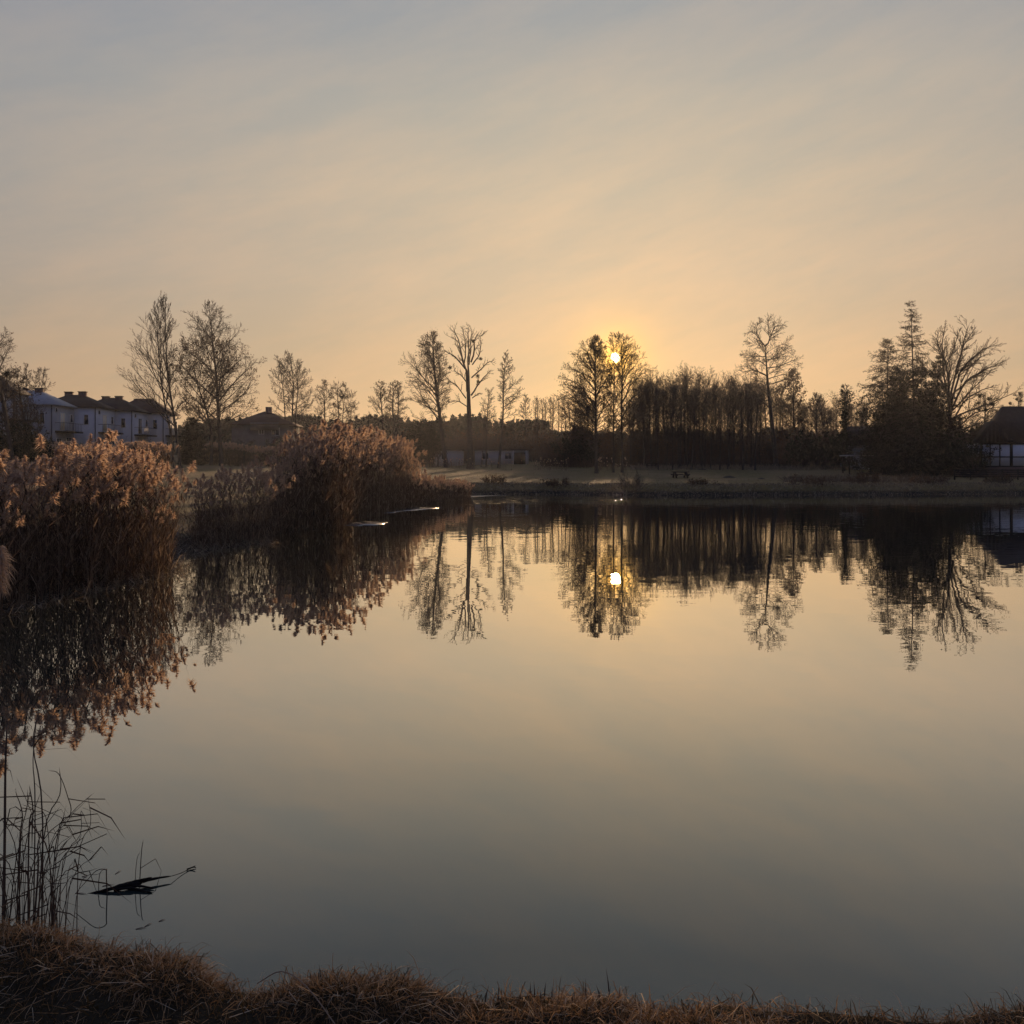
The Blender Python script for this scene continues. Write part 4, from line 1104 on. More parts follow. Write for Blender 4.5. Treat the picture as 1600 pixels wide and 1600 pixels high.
# ------------------------------------------------------------------ shrubs and thickets
make_conifer('yew_tree', 'dense dark evergreen cone at the foot of the broad bare tree', 134, [(300, 728), (300, 700), (300, 648)],
             [(648, 296, 304), (660, 288, 314), (680, 282, 322), (705, 280, 326)], 41, .15, 20, 8, needles=3, top_sparse=1.0, from_=.02)
make_bush('dark_bush', 'dark thicket left of the tall alder trunk', 664, 150, 60, 78, 42, 40, 5200, M_EVERG, leaf_size=.16)
make_bush('dark_bush', 'low dark hedge bush in front of the grey roofed terraced house', 95, 104, 72, 44, 43, 36, 4200, M_EVERG, leaf_size=.13)
make_bush('dark_bush', 'dark tangled bush under the leaning tree at the edge', 12, 86, 84, 96, 44, 44, 4200, M_EVERG, leaf_size=.12)
make_bush('dark_bush', 'dark bush beside the stem of the thin tree before the tall terraced house', 52, 90, 56, 70, 45, 34, 2600, M_EVERG, leaf_size=.12)
make_bush('dark_bush', 'rounded dark bush below the sun behind the lawn', 905, 150, 62, 66, 46, 40, 3800, M_EVERG, leaf_size=.16)
make_bush('dark_bush', 'broad dark thicket at the foot of the left conifer', 1375, 128, 95, 60, 47, 40, 5200, M_EVERG, leaf_size=.15)
make_bush('dark_bush', 'dark thicket between the spruces and the fence', 1500, 116, 60, 66, 48, 40, 3600, M_EVERG, leaf_size=.14)
make_bush('dark_bush', 'dark wind blown bush against the half timbered house gable', 1522, 112, 40, 66, 49, 30, 2600, M_EVERG, leaf_size=.12)
make_bush('dark_bush', 'dark thicket behind the ivy tree', 1310, 142, 84, 62, 50, 40, 4200, M_EVERG, leaf_size=.16)
make_bush('dark_bush', 'tall dark thicket filling the space between the spruces and the broad bare tree', 1462, 134, 130, 120, 56, 56, 7000, M_EVERG, leaf_size=.13)
make_bush('dark_bush', 'tall dark thicket behind the ragged conifer', 1398, 136, 100, 110, 57, 46, 5000, M_EVERG, leaf_size=.13)
make_bush('dark_bush', 'dark thicket filling the gap under the broad bare tree and the nests', 1515, 132, 90, 92, 58, 46, 4200, M_EVERG, leaf_size=.12)
make_bush('dark_bush', 'dark thicket under the small domed tree', 1262, 146, 70, 62, 51, 36, 3600, M_EVERG, leaf_size=.16)
make_bush('dark_bush', 'dark bush by the wall of the hipped house', 437, 158, 40, 50, 52, 30, 2400, M_EVERG, leaf_size=.15)
make_bush('dark_bush', 'dark bush left of the hipped house under its roof', 372, 158, 50, 44, 53, 30, 2600, M_EVERG, leaf_size=.15)
make_bush('bare_bush', 'dark bare bush on the water edge below the two stemmed tree', 986, 82, 42, 36, 54, 26, 0)
for i, (px_b, d_b, w_b, h_b, lab_b) in enumerate([(772, 87, 46, 15, 'low scrub on the bank below the gaunt mistletoe tree'), (868, 85, 60, 17, 'low scrub on the bank left of the sun reflection'), (1096, 83, 40, 12, 'small low scrub on the bank right of the picnic table'),
                                                (1262, 84, 64, 18, 'wide low scrub on the bank below the small domed tree'), (1352, 85, 60, 24, 'scrub on the bank in front of the open shelter'), (1448, 86, 72, 20, 'wide scrub on the bank under the spruces'), (1560, 88, 50, 20, 'scrub on the bank in front of the wooden fence')]):
    make_bush('bank_scrub', lab_b, px_b, d_b, w_b, h_b, 90 + i, 26, 700, M_LEAF, group='low scrub along the far bank', leaf_size=.07)
make_bush('bare_bush', 'small bare bush on the bank left of the far lawn', 712, 74, 60, 26, 55, 24, 0)
for i, (px, d, w_, h_) in enumerate([(150, 112, 18, 48), (164, 110, 14, 58), (178, 113, 16, 62), (198, 116, 18, 52), (222, 118, 20, 60), (120, 108, 14, 40)]):
    make_bush('bare_sapling', ['bare sapling before the corner of the dark roofed white house', 'thin dark sapling under the cream window of the second white house', 'slim tall sapling before the balcony of the dark roofed white house',
                               'bare sapling in front of the third white house wall', 'taller bare sapling close to the twin stemmed tree', 'short sapling by the dark hedge bush'][i], px, d, w_, h_, 60 + i, 5, 0, cat='sapling', group='bare saplings before the white houses')

def scatter_stems(name, label, n, xr, yr, hfun, seed, mat, twig=.014, leafn=0, lmat=None, leaf_size=.18):
    """ground-rooted dense twiggy stems that read as one mass"""
    rng = np.random.default_rng(seed)
    x = rng.uniform(*xr, n); y = rng.uniform(*yr, n)
    x = x * (y / yr[0])
    z = gz(x, y); H = hfun(x, y, rng)
    d = np.stack([rng.normal(size=n) * .14, rng.normal(size=n) * .14, np.ones(n)], 1); d /= np.linalg.norm(d, axis=1, keepdims=True)
    pts = [np.stack([x, y, z - .1], 1)]
    for k in range(3):
        d = d + rng.normal(size=d.shape) * .1; d /= np.linalg.norm(d, axis=1, keepdims=True)
        pts.append(pts[-1] + d * (H / 3)[:, None])
    q = np.stack(pts, 1); R = np.maximum(H[:, None] * .006 * np.linspace(1, .3, 4)[None], twig)
    g = Geo().tubes(q, R, 3)
    P2, R2 = grow(rng, q, R, 8, .1, 1, 25, 60, .25, .5, 2, .15, .1, .7, .5, twig)
    g.add(*slivers(P2, R2, rng))
    o = g.build(name, mat); tag(o, label, kind='stuff')
    if leafn:
        e = P2.reshape(-1, 3); e = e[rng.integers(0, len(e), leafn)]
        V, T, C = leaf_tris(rng, e, .4, leaf_size)
        o2 = Geo().add(V, T, C).build(name + '_leaves', lmat or M_LEAF); tag(o2, label, kind='stuff')
    return o
scatter_stems('undergrowth', 'dark brushwood under the tree row', 4200, (X(845, 150), X(1345, 150)), (150, 172), lambda x, y, r: r.uniform(2.6, 5.6, len(x)) + 2.2 * r.random(len(x)) ** 4 + .7 * np.sin(x * .6), 71, M_TWIG, .016, 24000, M_LEAF, .16)
scatter_stems('undergrowth', 'dark brushwood behind the low white buildings', 2600, (X(450, 176), X(860, 176)), (176, 200), lambda x, y, r: r.uniform(3.0, 7.0, len(x)), 72, M_TWIG, .018, 16000, M_LEAF, .18)

# far wood: rows of small conical treetops on the rise
def far_wood(name, label, pr, dr, topf, n, seed, w=1.7):
    rng = np.random.default_rng(seed); g = Geo()
    d = rng.uniform(*dr, n); px = rng.uniform(*pr, n); x = X(px, d); z0 = gz(x, d)
    top = EYE + (HZ - (topf(px) + rng.normal(size=n) * 3.0)) / F * d
    h = np.maximum(top - z0, 3.0)
    m = 115
    t = rng.random((n, m)) ** .75
    ww = w * (.7 + .6 * rng.random((n, 1)))
    rad_ = ww * (1 - t) ** .8 * np.sqrt(rng.random((n, m))) + .1; ph = rng.random((n, m)) * 6.283
    e = np.stack([x[:, None] + np.cos(ph) * rad_, d[:, None] + np.sin(ph) * rad_, z0[:, None] + h[:, None] * t], 2).reshape(-1, 3)
    V, T, C = leaf_tris(rng, e, .1, .74)
    g.add(V, T, C)
    tr = np.stack([np.stack([x, d, z0 - .2], 1), np.stack([x, d, z0 + h * .5], 1), np.stack([x, d, z0 + h], 1)], 1)
    g.tubes(tr, np.stack([np.full(n, .2), np.full(n, .12), np.full(n, .03)], 1), 4)
    o = g.build(name, M_EVERG); tag(o, label, kind='stuff')
far_wood('distant_wood', 'far dark wood on the rise behind the buildings', (150, 860), (236, 300), lambda p: 657 + 5 * np.sin(p * .05) + np.maximum(0, 430 - p) * .05 + np.maximum(0, p - 780) * .1, 430, 81)
far_wood('distant_wood', 'far dark wood behind the tree row', (830, 1600), (236, 300), lambda p: 679 + 5 * np.sin(p * .04) + 4 * np.sin(p * .13), 380, 82)

# ------------------------------------------------------------------ reeds
def reed_proto(seed, H=2.6, plume=True, thick=1.0, nsp=80):
    """(stem geometry, plume geometry) of one reed standing at the origin, leaning a little to +x"""
    rng = np.random.default_rng(seed)
    n = 5; t = np.linspace(0, 1, n); lean = rng.uniform(-.10, .26)
    w = np.stack([lean * H * t ** 2 * .8, rng.normal() * .05 * H * t ** 2, H * t * (1 - .04 * t)], 1)
    R = (.0055 * (1 - .6 * t) + .001) * thick
    g = Geo().tubes(w[None], R[None], 3, c=np.array([rng.uniform(.25, .95)]))
    k = rng.integers(8, 14); tt = rng.uniform(.06, .84, k) ** 1.15
    p, _ = interp_poly(w[None], tt[None]); p = p[0]
    ph = rng.random(k) * 6.283
    d = np.stack([np.cos(ph) * .42, np.sin(ph) * .42, rng.uniform(.5, 1.5, k)], 1)
    V, T = blades(p, d, rng.uniform(.35, .75, k), np.full(k, .017) * thick, rng.uniform(.1, .9, k), rng)
    g.add(V, T, np.repeat(np.clip(rng.uniform(-.1, .95, k), 0, 1), 5))
    pl = None
    if plume:
        L = rng.uniform(.15, .36) * (H / 2.6) ** .5; m = 9; s = np.linspace(0, 1, m)
        bend = rng.uniform(-.15, .95); top = w[-1]
        rx = np.stack([bend * L * s ** 2 * .8, np.zeros(m), L * s * (1 - bend * .35 * s)], 1) + top - np.array([0, 0, .05])
        pl = Geo().tubes(rx[None], np.full((1, m), .003), 3, c=np.array([.3]))
        q = nsp; u = rng.random(q) ** .8; b, _ = interp_poly(rx[None], u[None]); b = b[0]
        ph = rng.random(q) * 6.283
        d = np.stack([np.cos(ph) * .55 + bend * .7, np.sin(ph) * .55, rng.uniform(-.35, .8, q)], 1)
        ln = (.05 + .10 * np.sin(np.clip(u * 1.1 + .12, 0, 1) * math.pi)) * rng.uniform(.7, 1.2, q) * (L / .3)
        d = d / np.linalg.norm(d, axis=1, keepdims=True); e = b + d * (ln * 1.15)[:, None] - np.array([[0, 0, 1.0]]) * (ln * .45)[:, None]
        V, T = slivers(np.stack([b, e], 1), np.full((q, 2), .8 / q * thick), rng)
        pl.add(V, T, np.repeat(np.clip(rng.normal(.55, .22, q), 0, 1), 3))
    return g, pl

class ReedBed:
    def __init__(self, seed, H, nvar, thick=1.0, nsp=125):
        self.H = H; self.rng = np.random.default_rng(seed)
        self.var = [reed_proto(seed * 50 + i, H, True, thick, nsp) for i in range(nvar)]
        self.arr = [(a.arrays(), b.arrays()) for a, b in self.var]
        self.meshes = None
    def place(self, pos, hs, n_single, label, group, stuff_label, lean=0.3, rel=None):
        """pos (N,3) roots, hs (N) heights; the first n_single become things of their own, the rest one stuff object"""
        rng = self.rng; N = len(pos)
        kv = rng.integers(0, len(self.var), N); rz = rng.normal(size=N) * 1.5 + lean; tl = rng.normal(size=(N, 2)) * .085
        if self.meshes is None and n_single:
            self.meshes = []
            for a, b in self.var:
                r = empty('reed', (0, 0, 0)); a.build('stem', M_STEM, r); b.build('plume', M_PLUME, r)
                self.meshes.append([r, False])
        for i in range(n_single):
            r, u = self.meshes[kv[i]]
            s = hs[i] / self.H; rot = (tl[i, 0], tl[i, 1], rz[i])
            if u: o = copy_thing(r, pos[i], sc=(s, s, s), rot=rot)
            else:
                o = r; self.meshes[kv[i]][1] = True; o.location = pos[i]; o.rotation_euler = rot; o.scale = (s, s, s)
            tag(o, label, 'reed', group)
        gs, gp = Geo(), Geo()
        for v in range(len(self.var)):
            ii = np.where(kv[n_single:] == v)[0] + n_single
            if not len(ii): continue
            s = (hs[ii] / self.H)[:, None, None]; c, q = np.cos(rz[ii])[:, None], np.sin(rz[ii])[:, None]
            for (V, T, C), g in ((self.arr[v][0], gs), (self.arr[v][1], gp)):
                if g is gp and rel is not None:
                    kk = rel[ii] > .58; jj = ii[kk]
                else:
                    kk = np.ones(len(ii), bool); jj = ii
                if not len(jj): continue
                W_ = V[None] * s[kk]
                W_ = W_ + np.stack([W_[..., 2] * tl[jj, 1][:, None], -W_[..., 2] * tl[jj, 0][:, None], W_[..., 2] * 0], 2)
                x = W_[..., 0] * c[kk] - W_[..., 1] * q[kk]; y = W_[..., 0] * q[kk] + W_[..., 1] * c[kk]
                O = np.stack([x, y, W_[..., 2]], 2) + pos[jj][:, None, :]
                TT = (T[None] + (np.arange(len(jj)) * len(V))[:, None, None]).reshape(-1, 3)
                g.add(O.reshape(-1, 3), TT, np.tile(C, len(jj)))
        if gs.V:
            tag(gs.build('reed_stems', M_STEM), stuff_label + ', stems', kind='stuff')
            tag(gp.build('reed_plumes', M_PLUME), stuff_label + ', plumes', kind='stuff')

def prof_bed(rng, N, pr, base, top, depth, hvar=.26, zmin=-.15):
    """roots on a strip: px in pr, waterline row base(px) at the front, depth in metres to the back; tops near row top(px)"""
    px = rng.uniform(*pr, N); u = rng.random(N) ** 1.3
    d0 = EYE * F / (base(px) - HZ)
    d = d0 + u * depth(px) if callable(depth) else d0 + u * depth
    x = X(px, d); z = np.maximum(gz(x, d), zmin) - .03
    h = EYE + (HZ - top(px)) / F * d - z - .12
    rel = 1 - hvar * 2.4 * rng.random(N) ** 1.15; lump = .045 * np.sin(px * .21 + 1.3) + .03 * np.sin(px * .53); h = np.maximum(h * (rel + .05 + lump + .05 * rng.normal(size=N)), .7)
    o = np.argsort(d + (rng.random(N) - .5) * 2 - rel * 9.0)       # nearest and tallest first
    return np.stack([x, d, z], 1)[o], h[o], rel[o]

rg = np.random.default_rng(7)
ip = lambda xp, yp: (lambda p: np.interp(p, xp, yp))
# the large clump at the left
b1 = ReedBed(1, 2.6, 14, 1.15)
p1, h1, q1 = prof_bed(rg, 1050, (-70, 268), ip([-70, 0, 100, 200, 268], [985, 958, 935, 912, 902]), ip([-70, 0, 20, 60, 100, 150, 175, 200, 245, 268], [735, 728, 722, 716, 704, 688, 700, 704, 722, 730]), 4.2, .27)
b1.place(p1, h1, 120, 'dry reed with a feathery plume in the large clump on the left bank', 'reeds of the large left clump', 'large reed clump on the left bank', rel=q1)
# the smaller second clump
b2 = ReedBed(2, 2.3, 10, 1.2)
p2, h2, q2 = prof_bed(rg, 460, (300, 432), ip([300, 360, 432], [862, 858, 846]), ip([300, 315, 335, 370, 400, 420, 432], [764, 744, 733, 739, 726, 730, 748]), 3.2, .36)
b2.place(p2, h2, 50, 'dry reed in the small dark clump between the two large reed beds', 'reeds of the small middle clump', 'small reed clump in the middle', rel=q2)
# the long tall bed
b3 = ReedBed(3, 3.8, 12, 2.1, 120)
p3, h3, q3 = prof_bed(rg, 1400, (425, 655), ip([425, 470, 530, 560, 600, 640, 655], [842, 836, 826, 812, 803, 796, 790]), ip([425, 445, 470, 500, 515, 545, 570, 600, 625, 640, 655], [716, 700, 686, 672, 667, 672, 684, 690, 688, 702, 726]), 6.0, .24)
b3.place(p3, h3, 120, 'tall dry reed with a brown plume in the long bed along the left shore', 'reeds of the tall long bed', 'tall reed bed along the left shore', rel=q3)
# the low reeds running on to the far shore, and the strip behind the left lawn
b4 = ReedBed(4, 2.2, 4, 2.6, 36)
p4, h4, q4 = prof_bed(rg, 420, (640, 735), ip([640, 700, 735], [796, 784, 780]), ip([640, 660, 700, 735], [732, 742, 748, 752]), 5.0, .3)
b4.place(p4, h4, 0, '', '', 'low reeds where the left shore meets the far bank', rel=q4)
N = 1600; px = rg.uniform(30, 470, N); d = np.where(px < 262, 96 + rg.random(N) * 7, 146 + rg.random(N) * 6); x = X(px, d)
b5 = ReedBed(5, 2.6, 4, 3.6, 26)
zt = EYE + (HZ - (694 + np.sin(px * .05) * 4 + rg.random(N) * 9)) / F * d
z = gz(x, d); b5.place(np.stack([x, d, z], 1), np.maximum(zt - z, .8), 0, '', '', 'strip of dry reeds behind the left lawn')
N = 170; px = np.concatenate([rg.uniform(640, 740, 60), rg.uniform(830, 890, 50), rg.uniform(930, 978, 45), rg.uniform(745, 830, 15)]); d = rg.uniform(134, 142, N); x = X(px, d); z = gz(x, d)
zt = EYE + (HZ - (715 + rg.random(N) * 14)) / F * d
b6 = ReedBed(6, 2.2, 3, 3.6, 36); b6.place(np.stack([x, d, z], 1), np.clip(zt - z, .7, 3), 0, '', '', 'scattered pale reeds at the back of the far lawn')

# the single plume close to the camera at the left edge, and the tall bare stalk below it
def near_reed(name, label, pts, d, rlow, plume=None, group=None, leafs=0, seed=0):
    rng = np.random.default_rng(seed)
    w = np.array([P(a, b, d) for a, b in pts])
    w[:, 1] += np.linspace(0, rng.normal() * .15, len(w))
    if plume is None: w[1:-1, :1] += rng.normal(size=(len(w) - 2, 1)) * .012
    base = w[0].copy()
    zb = max(g1(base[0], base[1]), -.35)
    w[0, 2] = min(w[0, 2], zb) - .02
    s = smooth_poly(w, 4)
    root = empty(name, tuple(s[0]), label, 'reed', group)
    R = rlow * (1 - .55 * np.linspace(0, 1, len(s)))
    Geo().tubes(s[None], R[None], 5).build('stem', M_STALK, root, s[0], True)
    if leafs:
        p, tg = interp_poly(s[None], rng.uniform(.25, .95, (1, leafs))); p = p[0]
        dd = rng.normal(size=(leafs, 3)) * np.array([1, 1, .3]) + np.array([0, 0, .35])
        for q_ in range(leafs):
            V, T = blades(p[q_:q_ + 1], dd[q_:q_ + 1], rng.uniform(.10, .28, 1), np.full(1, .006), rng.uniform(.4, 1.4, 1), rng)
            Geo().add(V, T, np.repeat(rng.uniform(0, .4, 1), 5)).build('leaf', M_STEM, root, s[0])
    if plume:
        rx = smooth_poly([P(a, b, d) for a, b in plume], 4); rx[:, 1] = s[-1, 1]
        q = 620; u = rng.random(q); b, _ = interp_poly(rx[None], u[None]); b = b[0]
        ph = rng.random(q) * 6.283
        dd = np.stack([np.cos(ph) * .8, np.sin(ph) * .8, rng.uniform(-.6, .7, q)], 1)
        ln = (.018 + .075 * np.sin(np.clip(1 - u * .93, 0, 1) * math.pi * .9)) * rng.uniform(.5, 1.2, q)
        V, T = blades(b, dd, ln, np.full(q, .0045), rng.uniform(.3, 1.3, q), rng)
        Geo().add(V, T, np.repeat(np.clip(rng.normal(.7, .2, q), 0, 1), 5)).build('plume', M_PLUME, root, s[0])
    return root
near_reed('reed', 'single fluffy pale reed plume closest to the viewer before the large clump', [(-40, 1330), (-12, 1130), (8, 1000), (17, 940), (20, 915)], 4.9, .006, [(20, 918), (17, 890), (19, 868), (21, 850)], seed=5)

ST = [  # hand-drawn dead stalks at the near bank (photo pixels, root first), distance, thickness
    ([(4, 1432), (6, 1300), (4, 1200), (1, 1130)], 3.55, .010), ([(60, 1420), (50, 1300), (22, 1190), (2, 1136)], 3.6, .006), ([(48, 1425), (40, 1290), (20, 1210), (4, 1140)], 3.7, .005),
    ([(44, 1430), (52, 1310), (58, 1260), (62, 1214)], 3.55, .006), ([(52, 1425), (56, 1330), (64, 1255), (65, 1216)], 3.6, .005), ([(62, 1440), (80, 1320), (105, 1270), (109, 1240), (98, 1204), (86, 1197)], 3.7, .004),
    ([(120, 1441), (116, 1360), (122, 1300), (119, 1261)], 3.65, .0035), ([(70, 1425), (100, 1370), (118, 1310), (121, 1275), (132, 1325)], 3.7, .003), ([(20, 1425), (40, 1330), (48, 1270), (32, 1228)], 3.6, .005),
    ([(30, 1422), (36, 1340), (55, 1262), (58, 1224)], 3.62, .004), ([(80, 1442), (78, 1350), (72, 1270), (57, 1192)], 3.7, .003), ([(84, 1440), (88, 1300), (84, 1250), (71, 1231)], 3.75, .003),
    ([(0, 1310), (20, 1290), (42, 1262), (56, 1224)], 3.6, .004), ([(0, 1365), (28, 1340), (60, 1302), (88, 1264)], 3.62, .004), ([(14, 1420), (30, 1370), (70, 1300), (100, 1275)], 3.66, .004),
    ([(70, 1440), (86, 1380), (112, 1330), (119, 1310)], 3.6, .0035), ([(36, 1428), (46, 1380), (48, 1330), (56, 1310)], 3.55, .007), ([(40, 1440), (60, 1385), (64, 1340), (68, 1320)], 3.6, .007),
    ([(10, 1426), (25, 1380), (22, 1300), (28, 1262)], 3.6, .004), ([(88, 1445), (100, 1420), (110, 1440), (128, 1442)], 3.6, .004), ([(70, 1436), (92, 1410), (104, 1360), (118, 1352)], 3.62, .004), ([(75, 1440), (76, 1400), (80, 1345), (96, 1320)], 3.6, .0035)]
LST = 'thin dead stalk filling the tangle at the near left bank'
LSTS = ['thickest tall dark stalk standing at the frame edge of the tangle', 'tall stalk bending towards the frame edge, first right of the thickest one', 'tall thin stalk crossing behind the one that bends to the frame edge', 'straight dark stalk with a broken top in the middle of the tangle', 'straight stalk close behind the broken topped one', 'long stalk arching over to a drooping hooked tip at the outside of the tangle', 'upright thin stalk rooted outermost in the tangle towards the branch', 'thin stalk with its tip folded down beyond the tangle', 'stalk curving back towards the frame edge at mid height', 'stalk leaning right with its tip beside the broken topped pair', 'thin stalk leaning left with a long fine tip above the tangle', 'thin stalk leaning left with a short tip in the tangle', 'stalk lying diagonally from the frame edge up to the broken topped pair', 'long low stalk slanting up from the frame edge across the tangle', 'slanting stalk ending in the right half of the tangle', 'thin stalk slanting outward on the right side of the tangle', 'short thick stub in the middle of the tangle', 'short thick stub right beside the other short stub', 'stalk rising near the frame edge with a slight bend', 'bent stalk lying low on the grass towards the branch', 'thin crooked stalk bending outward low in the tangle', 'thin wavy stalk in the right half of the tangle']
for i, (pts, d, r) in enumerate(ST):
    near_reed('dead_stalk', LSTS[i], pts, d, r * .62, group='dead stalks at the near bank', leafs=2 if i % 3 else 3, seed=200 + i)
rs = random.Random(3)
for i in range(34):
    px = rs.uniform(-25, 105); hgt = rs.uniform(60, 170); ln = rs.uniform(-85, 85); d = rs.uniform(3.45, 3.9)
    near_reed('dead_stalk', LST, [(px, 1440), (px + ln * rs.uniform(.2, .5), 1440 - hgt * .5), (px + ln, 1440 - hgt)], d, rs.uniform(.0014, .0028), group='dead stalks at the near bank', leafs=rs.choice((0, 1, 2)), seed=300 + i)

# stalks standing in the water by the driftwood
near_reed('dead_stalk', 'bent dead stalk arching over the left end of the floating branch', [(171, 1391), (169, 1368), (169, 1353), (164, 1351), (148, 1366), (132, 1383)], 5.1, .0035, seed=401)
near_reed('dead_stalk', 'thin dead stalk standing behind the bend of the arching stalk', [(158, 1392), (156, 1378), (161, 1360)], 5.12, .003, seed=402)
near_reed('dead_stalk', 'straight upright stalk rising from the middle of the floating branch', [(213, 1385), (212, 1350), (213, 1322)], 5.16, .0035, leafs=1, seed=403)
near_reed('dead_stalk', 'thin slanting stalk leaning on the upright one by the floating branch', [(207, 1384), (211, 1360), (213, 1336)], 5.15, .0025, seed=404)

# floating branch
d = 5.17
br = empty('driftwood', (X(200, d), d, 0.0), 'black forked branch lying half sunk in the water near the left bank', 'branch')
def limb(name, pts, r0, r1, sides=6):
    w = np.array([((a - 800) / F * dd, dd, z) for a, dd, z in pts]); s = smooth_poly(w, 4)
    R = np.linspace(r0, r1, len(s)) * (1 + .12 * np.sin(np.arange(len(s)) * 2.1))
    Geo().tubes(s[None], R[None], sides).build(name, M_WET, br, tuple(br.location), True)
limb('trunk', [(131, 5.09, -.006), (150, 5.10, .002), (175, 5.12, .014), (198, 5.15, .022), (222, 5.17, .018)], .003, .017)
limb('limb', [(194, 5.15, .020), (212, 5.17, .031), (228, 5.18, .040), (238, 5.19, .045)], .010, .004)
limb('limb', [(202, 5.15, .022), (225, 5.19, .024), (248, 5.23, .024), (270, 5.26, .022)], .012, .003)
limb('limb', [(268, 5.26, .021), (283, 5.33, .008), (296, 5.39, .005)], .0018, .0022)
limb('twig', [(292, 5.385, .006), (299, 5.40, .009), (306, 5.405, .018)], .004, .0025)
limb('twig', [(296, 5.395, .006), (302, 5.41, .007), (307, 5.41, .003)], .004, .002)
limb('limb', [(178, 5.12, .008), (204, 5.13, .012), (222, 5.11, .008), (240, 5.09, .003)], .009, .003)
limb('limb', [(206, 5.15, .016), (224, 5.15, .012), (243, 5.14, .006)], .009, .0025)

# floating straws
def straw(label, pa, pb):
    da = EYE * F / (pa[1] - HZ); db = EYE * F / (pb[1] - HZ)
    a = np.array((X(pa[0], da), da, .001)); b = np.array((X(pb[0], db), db, .002)); m = (a + b) / 2 + np.array((0, .004, .002))
    s = np.array([a, m, b]) - a
    o = Geo().tubes(s[None], np.full((1, 3), .0022), 4, c=np.array([1.0])).build('floating_straw', M_STEM)
    o.location = a; tag(o, label, 'straw', 'straws floating by the near bank')
for lab, a, b_ in [('pale straw floating left of the floating branch', (118, 1396), (138, 1398)), ('pale straw floating behind the left end of the branch', (160, 1385), (180, 1382)), ('straw floating above the arching stalk', (180, 1366), (190, 1360)),
                   ('straw floating close to the grass edge right of the stalks', (226, 1448), (238, 1443)), ('longer straw floating next to the one close to the grass edge', (212, 1452), (230, 1450)), ('straw floating farther out right of the branch reflection', (248, 1440), (259, 1437)), ('short straw lying far left of the arching stalk', (128, 1370), (136, 1371))]:
    straw(lab, a, b_)

# thin ice left along the reeds
def ice(label, row, seed):
    """row: outline of the sheet in photo pixels on the water"""
    pts = []
    for a, b_ in row:
        dd = EYE * F / (b_ - HZ); pts.append((X(a, dd), dd))
    pts = np.array(pts); c = pts.mean(0); rng = np.random.default_rng(seed)
    q = []
    for i in range(len(pts)):
        a, b_ = pts[i], pts[(i + 1) % len(pts)]
        for k in range(6):
            q.append(a + (b_ - a) * k / 6 + rng.normal(size=2) * np.array([.16, .10]))
    q = np.array(q) - c; n = len(q)
    V = np.concatenate([[(0, 0, .007)], np.c_[q, np.full(n, .006)], np.c_[q, np.full(n, -.02)]])
    T = [(0, 1 + i, 1 + (i + 1) % n) for i in range(n)]
    for i in range(n):
        j = (i + 1) % n; T += [(1 + i, 1 + n + i, 1 + n + j), (1 + i, 1 + n + j, 1 + j)]
    o = mesh_obj('ice_sheet', V, np.array(T), M_ICE); o.location = (c[0], c[1], 0)
    tag(o, label, 'ice', 'thin ice sheets along the reeds')
ice('pale thin ice sheet on the water nearest the viewer under the tall reed bed', [(530, 821), (548, 817), (575, 814.5), (607, 816), (596, 819.5), (565, 822)], 1)
ice('long pale thin ice sheet in the middle between the tall reeds and open water', [(588, 800.5), (612, 796), (648, 792.5), (692, 793), (668, 796), (630, 798.5), (604, 802)], 2)
ice('narrow farthest thin ice sheet where the left shore meets the far bank', [(640, 784.5), (664, 779.5), (700, 775.6), (752, 773.8), (800, 773.6), (742, 775.6), (704, 778.6), (672, 783), (652, 785.5)], 3)

# ------------------------------------------------------------------ grass
def shore_points(rng, n, d0, d1, ybox, xbox):
    """random points on land with shore distance between d0 and d1"""
    o = np.zeros((0, 2))
    while len(o) < n:
        p = np.stack([rng.uniform(*xbox, n * 4), rng.uniform(*ybox, n * 4)], 1)
        s = pond_sd(p[:, 0], p[:, 1]); o = np.concatenate([o, p[(s > d0) & (s < d1)]])
    return o[:n]

def tufts(name, label, pts, hl, wd, mat, rng, droop=(.3, 1.2), lean=.45, bias=(0, 0, 0), clump=None, tint=None):
    n = len(pts); z = gz(pts[:, 0], pts[:, 1])
    base = np.c_[pts, z - .02]
    d = rng.normal(size=(n, 3)) * np.array([lean, lean, .1]) + np.array([bias[0], bias[1], 1 + bias[2]])
    L = rng.uniform(hl[0], hl[1], n)
    V, T = blades(base, d, L, rng.uniform(wd * .7, wd * 1.3, n), rng.uniform(droop[0], droop[1], n), rng)
    c = rng.random(n) if tint is None else tint
    o = Geo().add(V, T, np.repeat(c, 5)).build(name, mat)
    return tag(o, label, kind='stuff')
r5 = np.random.default_rng(55)
# far bank: dead sedge hanging over the waterline, rough grass on top, mown lawn behind
p = shore_points(r5, 21000, -.25, 3.2, (62, 92), (-8, 62)); tufts('bank_sedge', 'dead sedge along the far waterline', p, (.2, .6), .035, M_SEDGE, r5, (.4, 1.6), .7)
p = shore_points(r5, 9000, .2, 6, (22, 66), (-20, -5)); tufts('bank_sedge', 'dead sedge along the left shore', p, (.3, .8), .02, M_SEDGE, r5, (.4, 1.6), .7)
p = shore_points(r5, 9000, -.2, 1.6, (13, 32), (-14, -6)); tufts('bank_sedge', 'matted dead leaves at the foot of the near reeds', p, (.25, .8), .014, M_SEDGE, r5, (.4, 1.9), .9)
p = np.stack([r5.uniform(-22, 62, 21000), 82 + 66 * r5.random(21000) ** 1.2], 1); p[:, 0] *= p[:, 1] / 105; s_ = pond_sd(p[:, 0], p[:, 1]); p = p[s_ > 2.5]
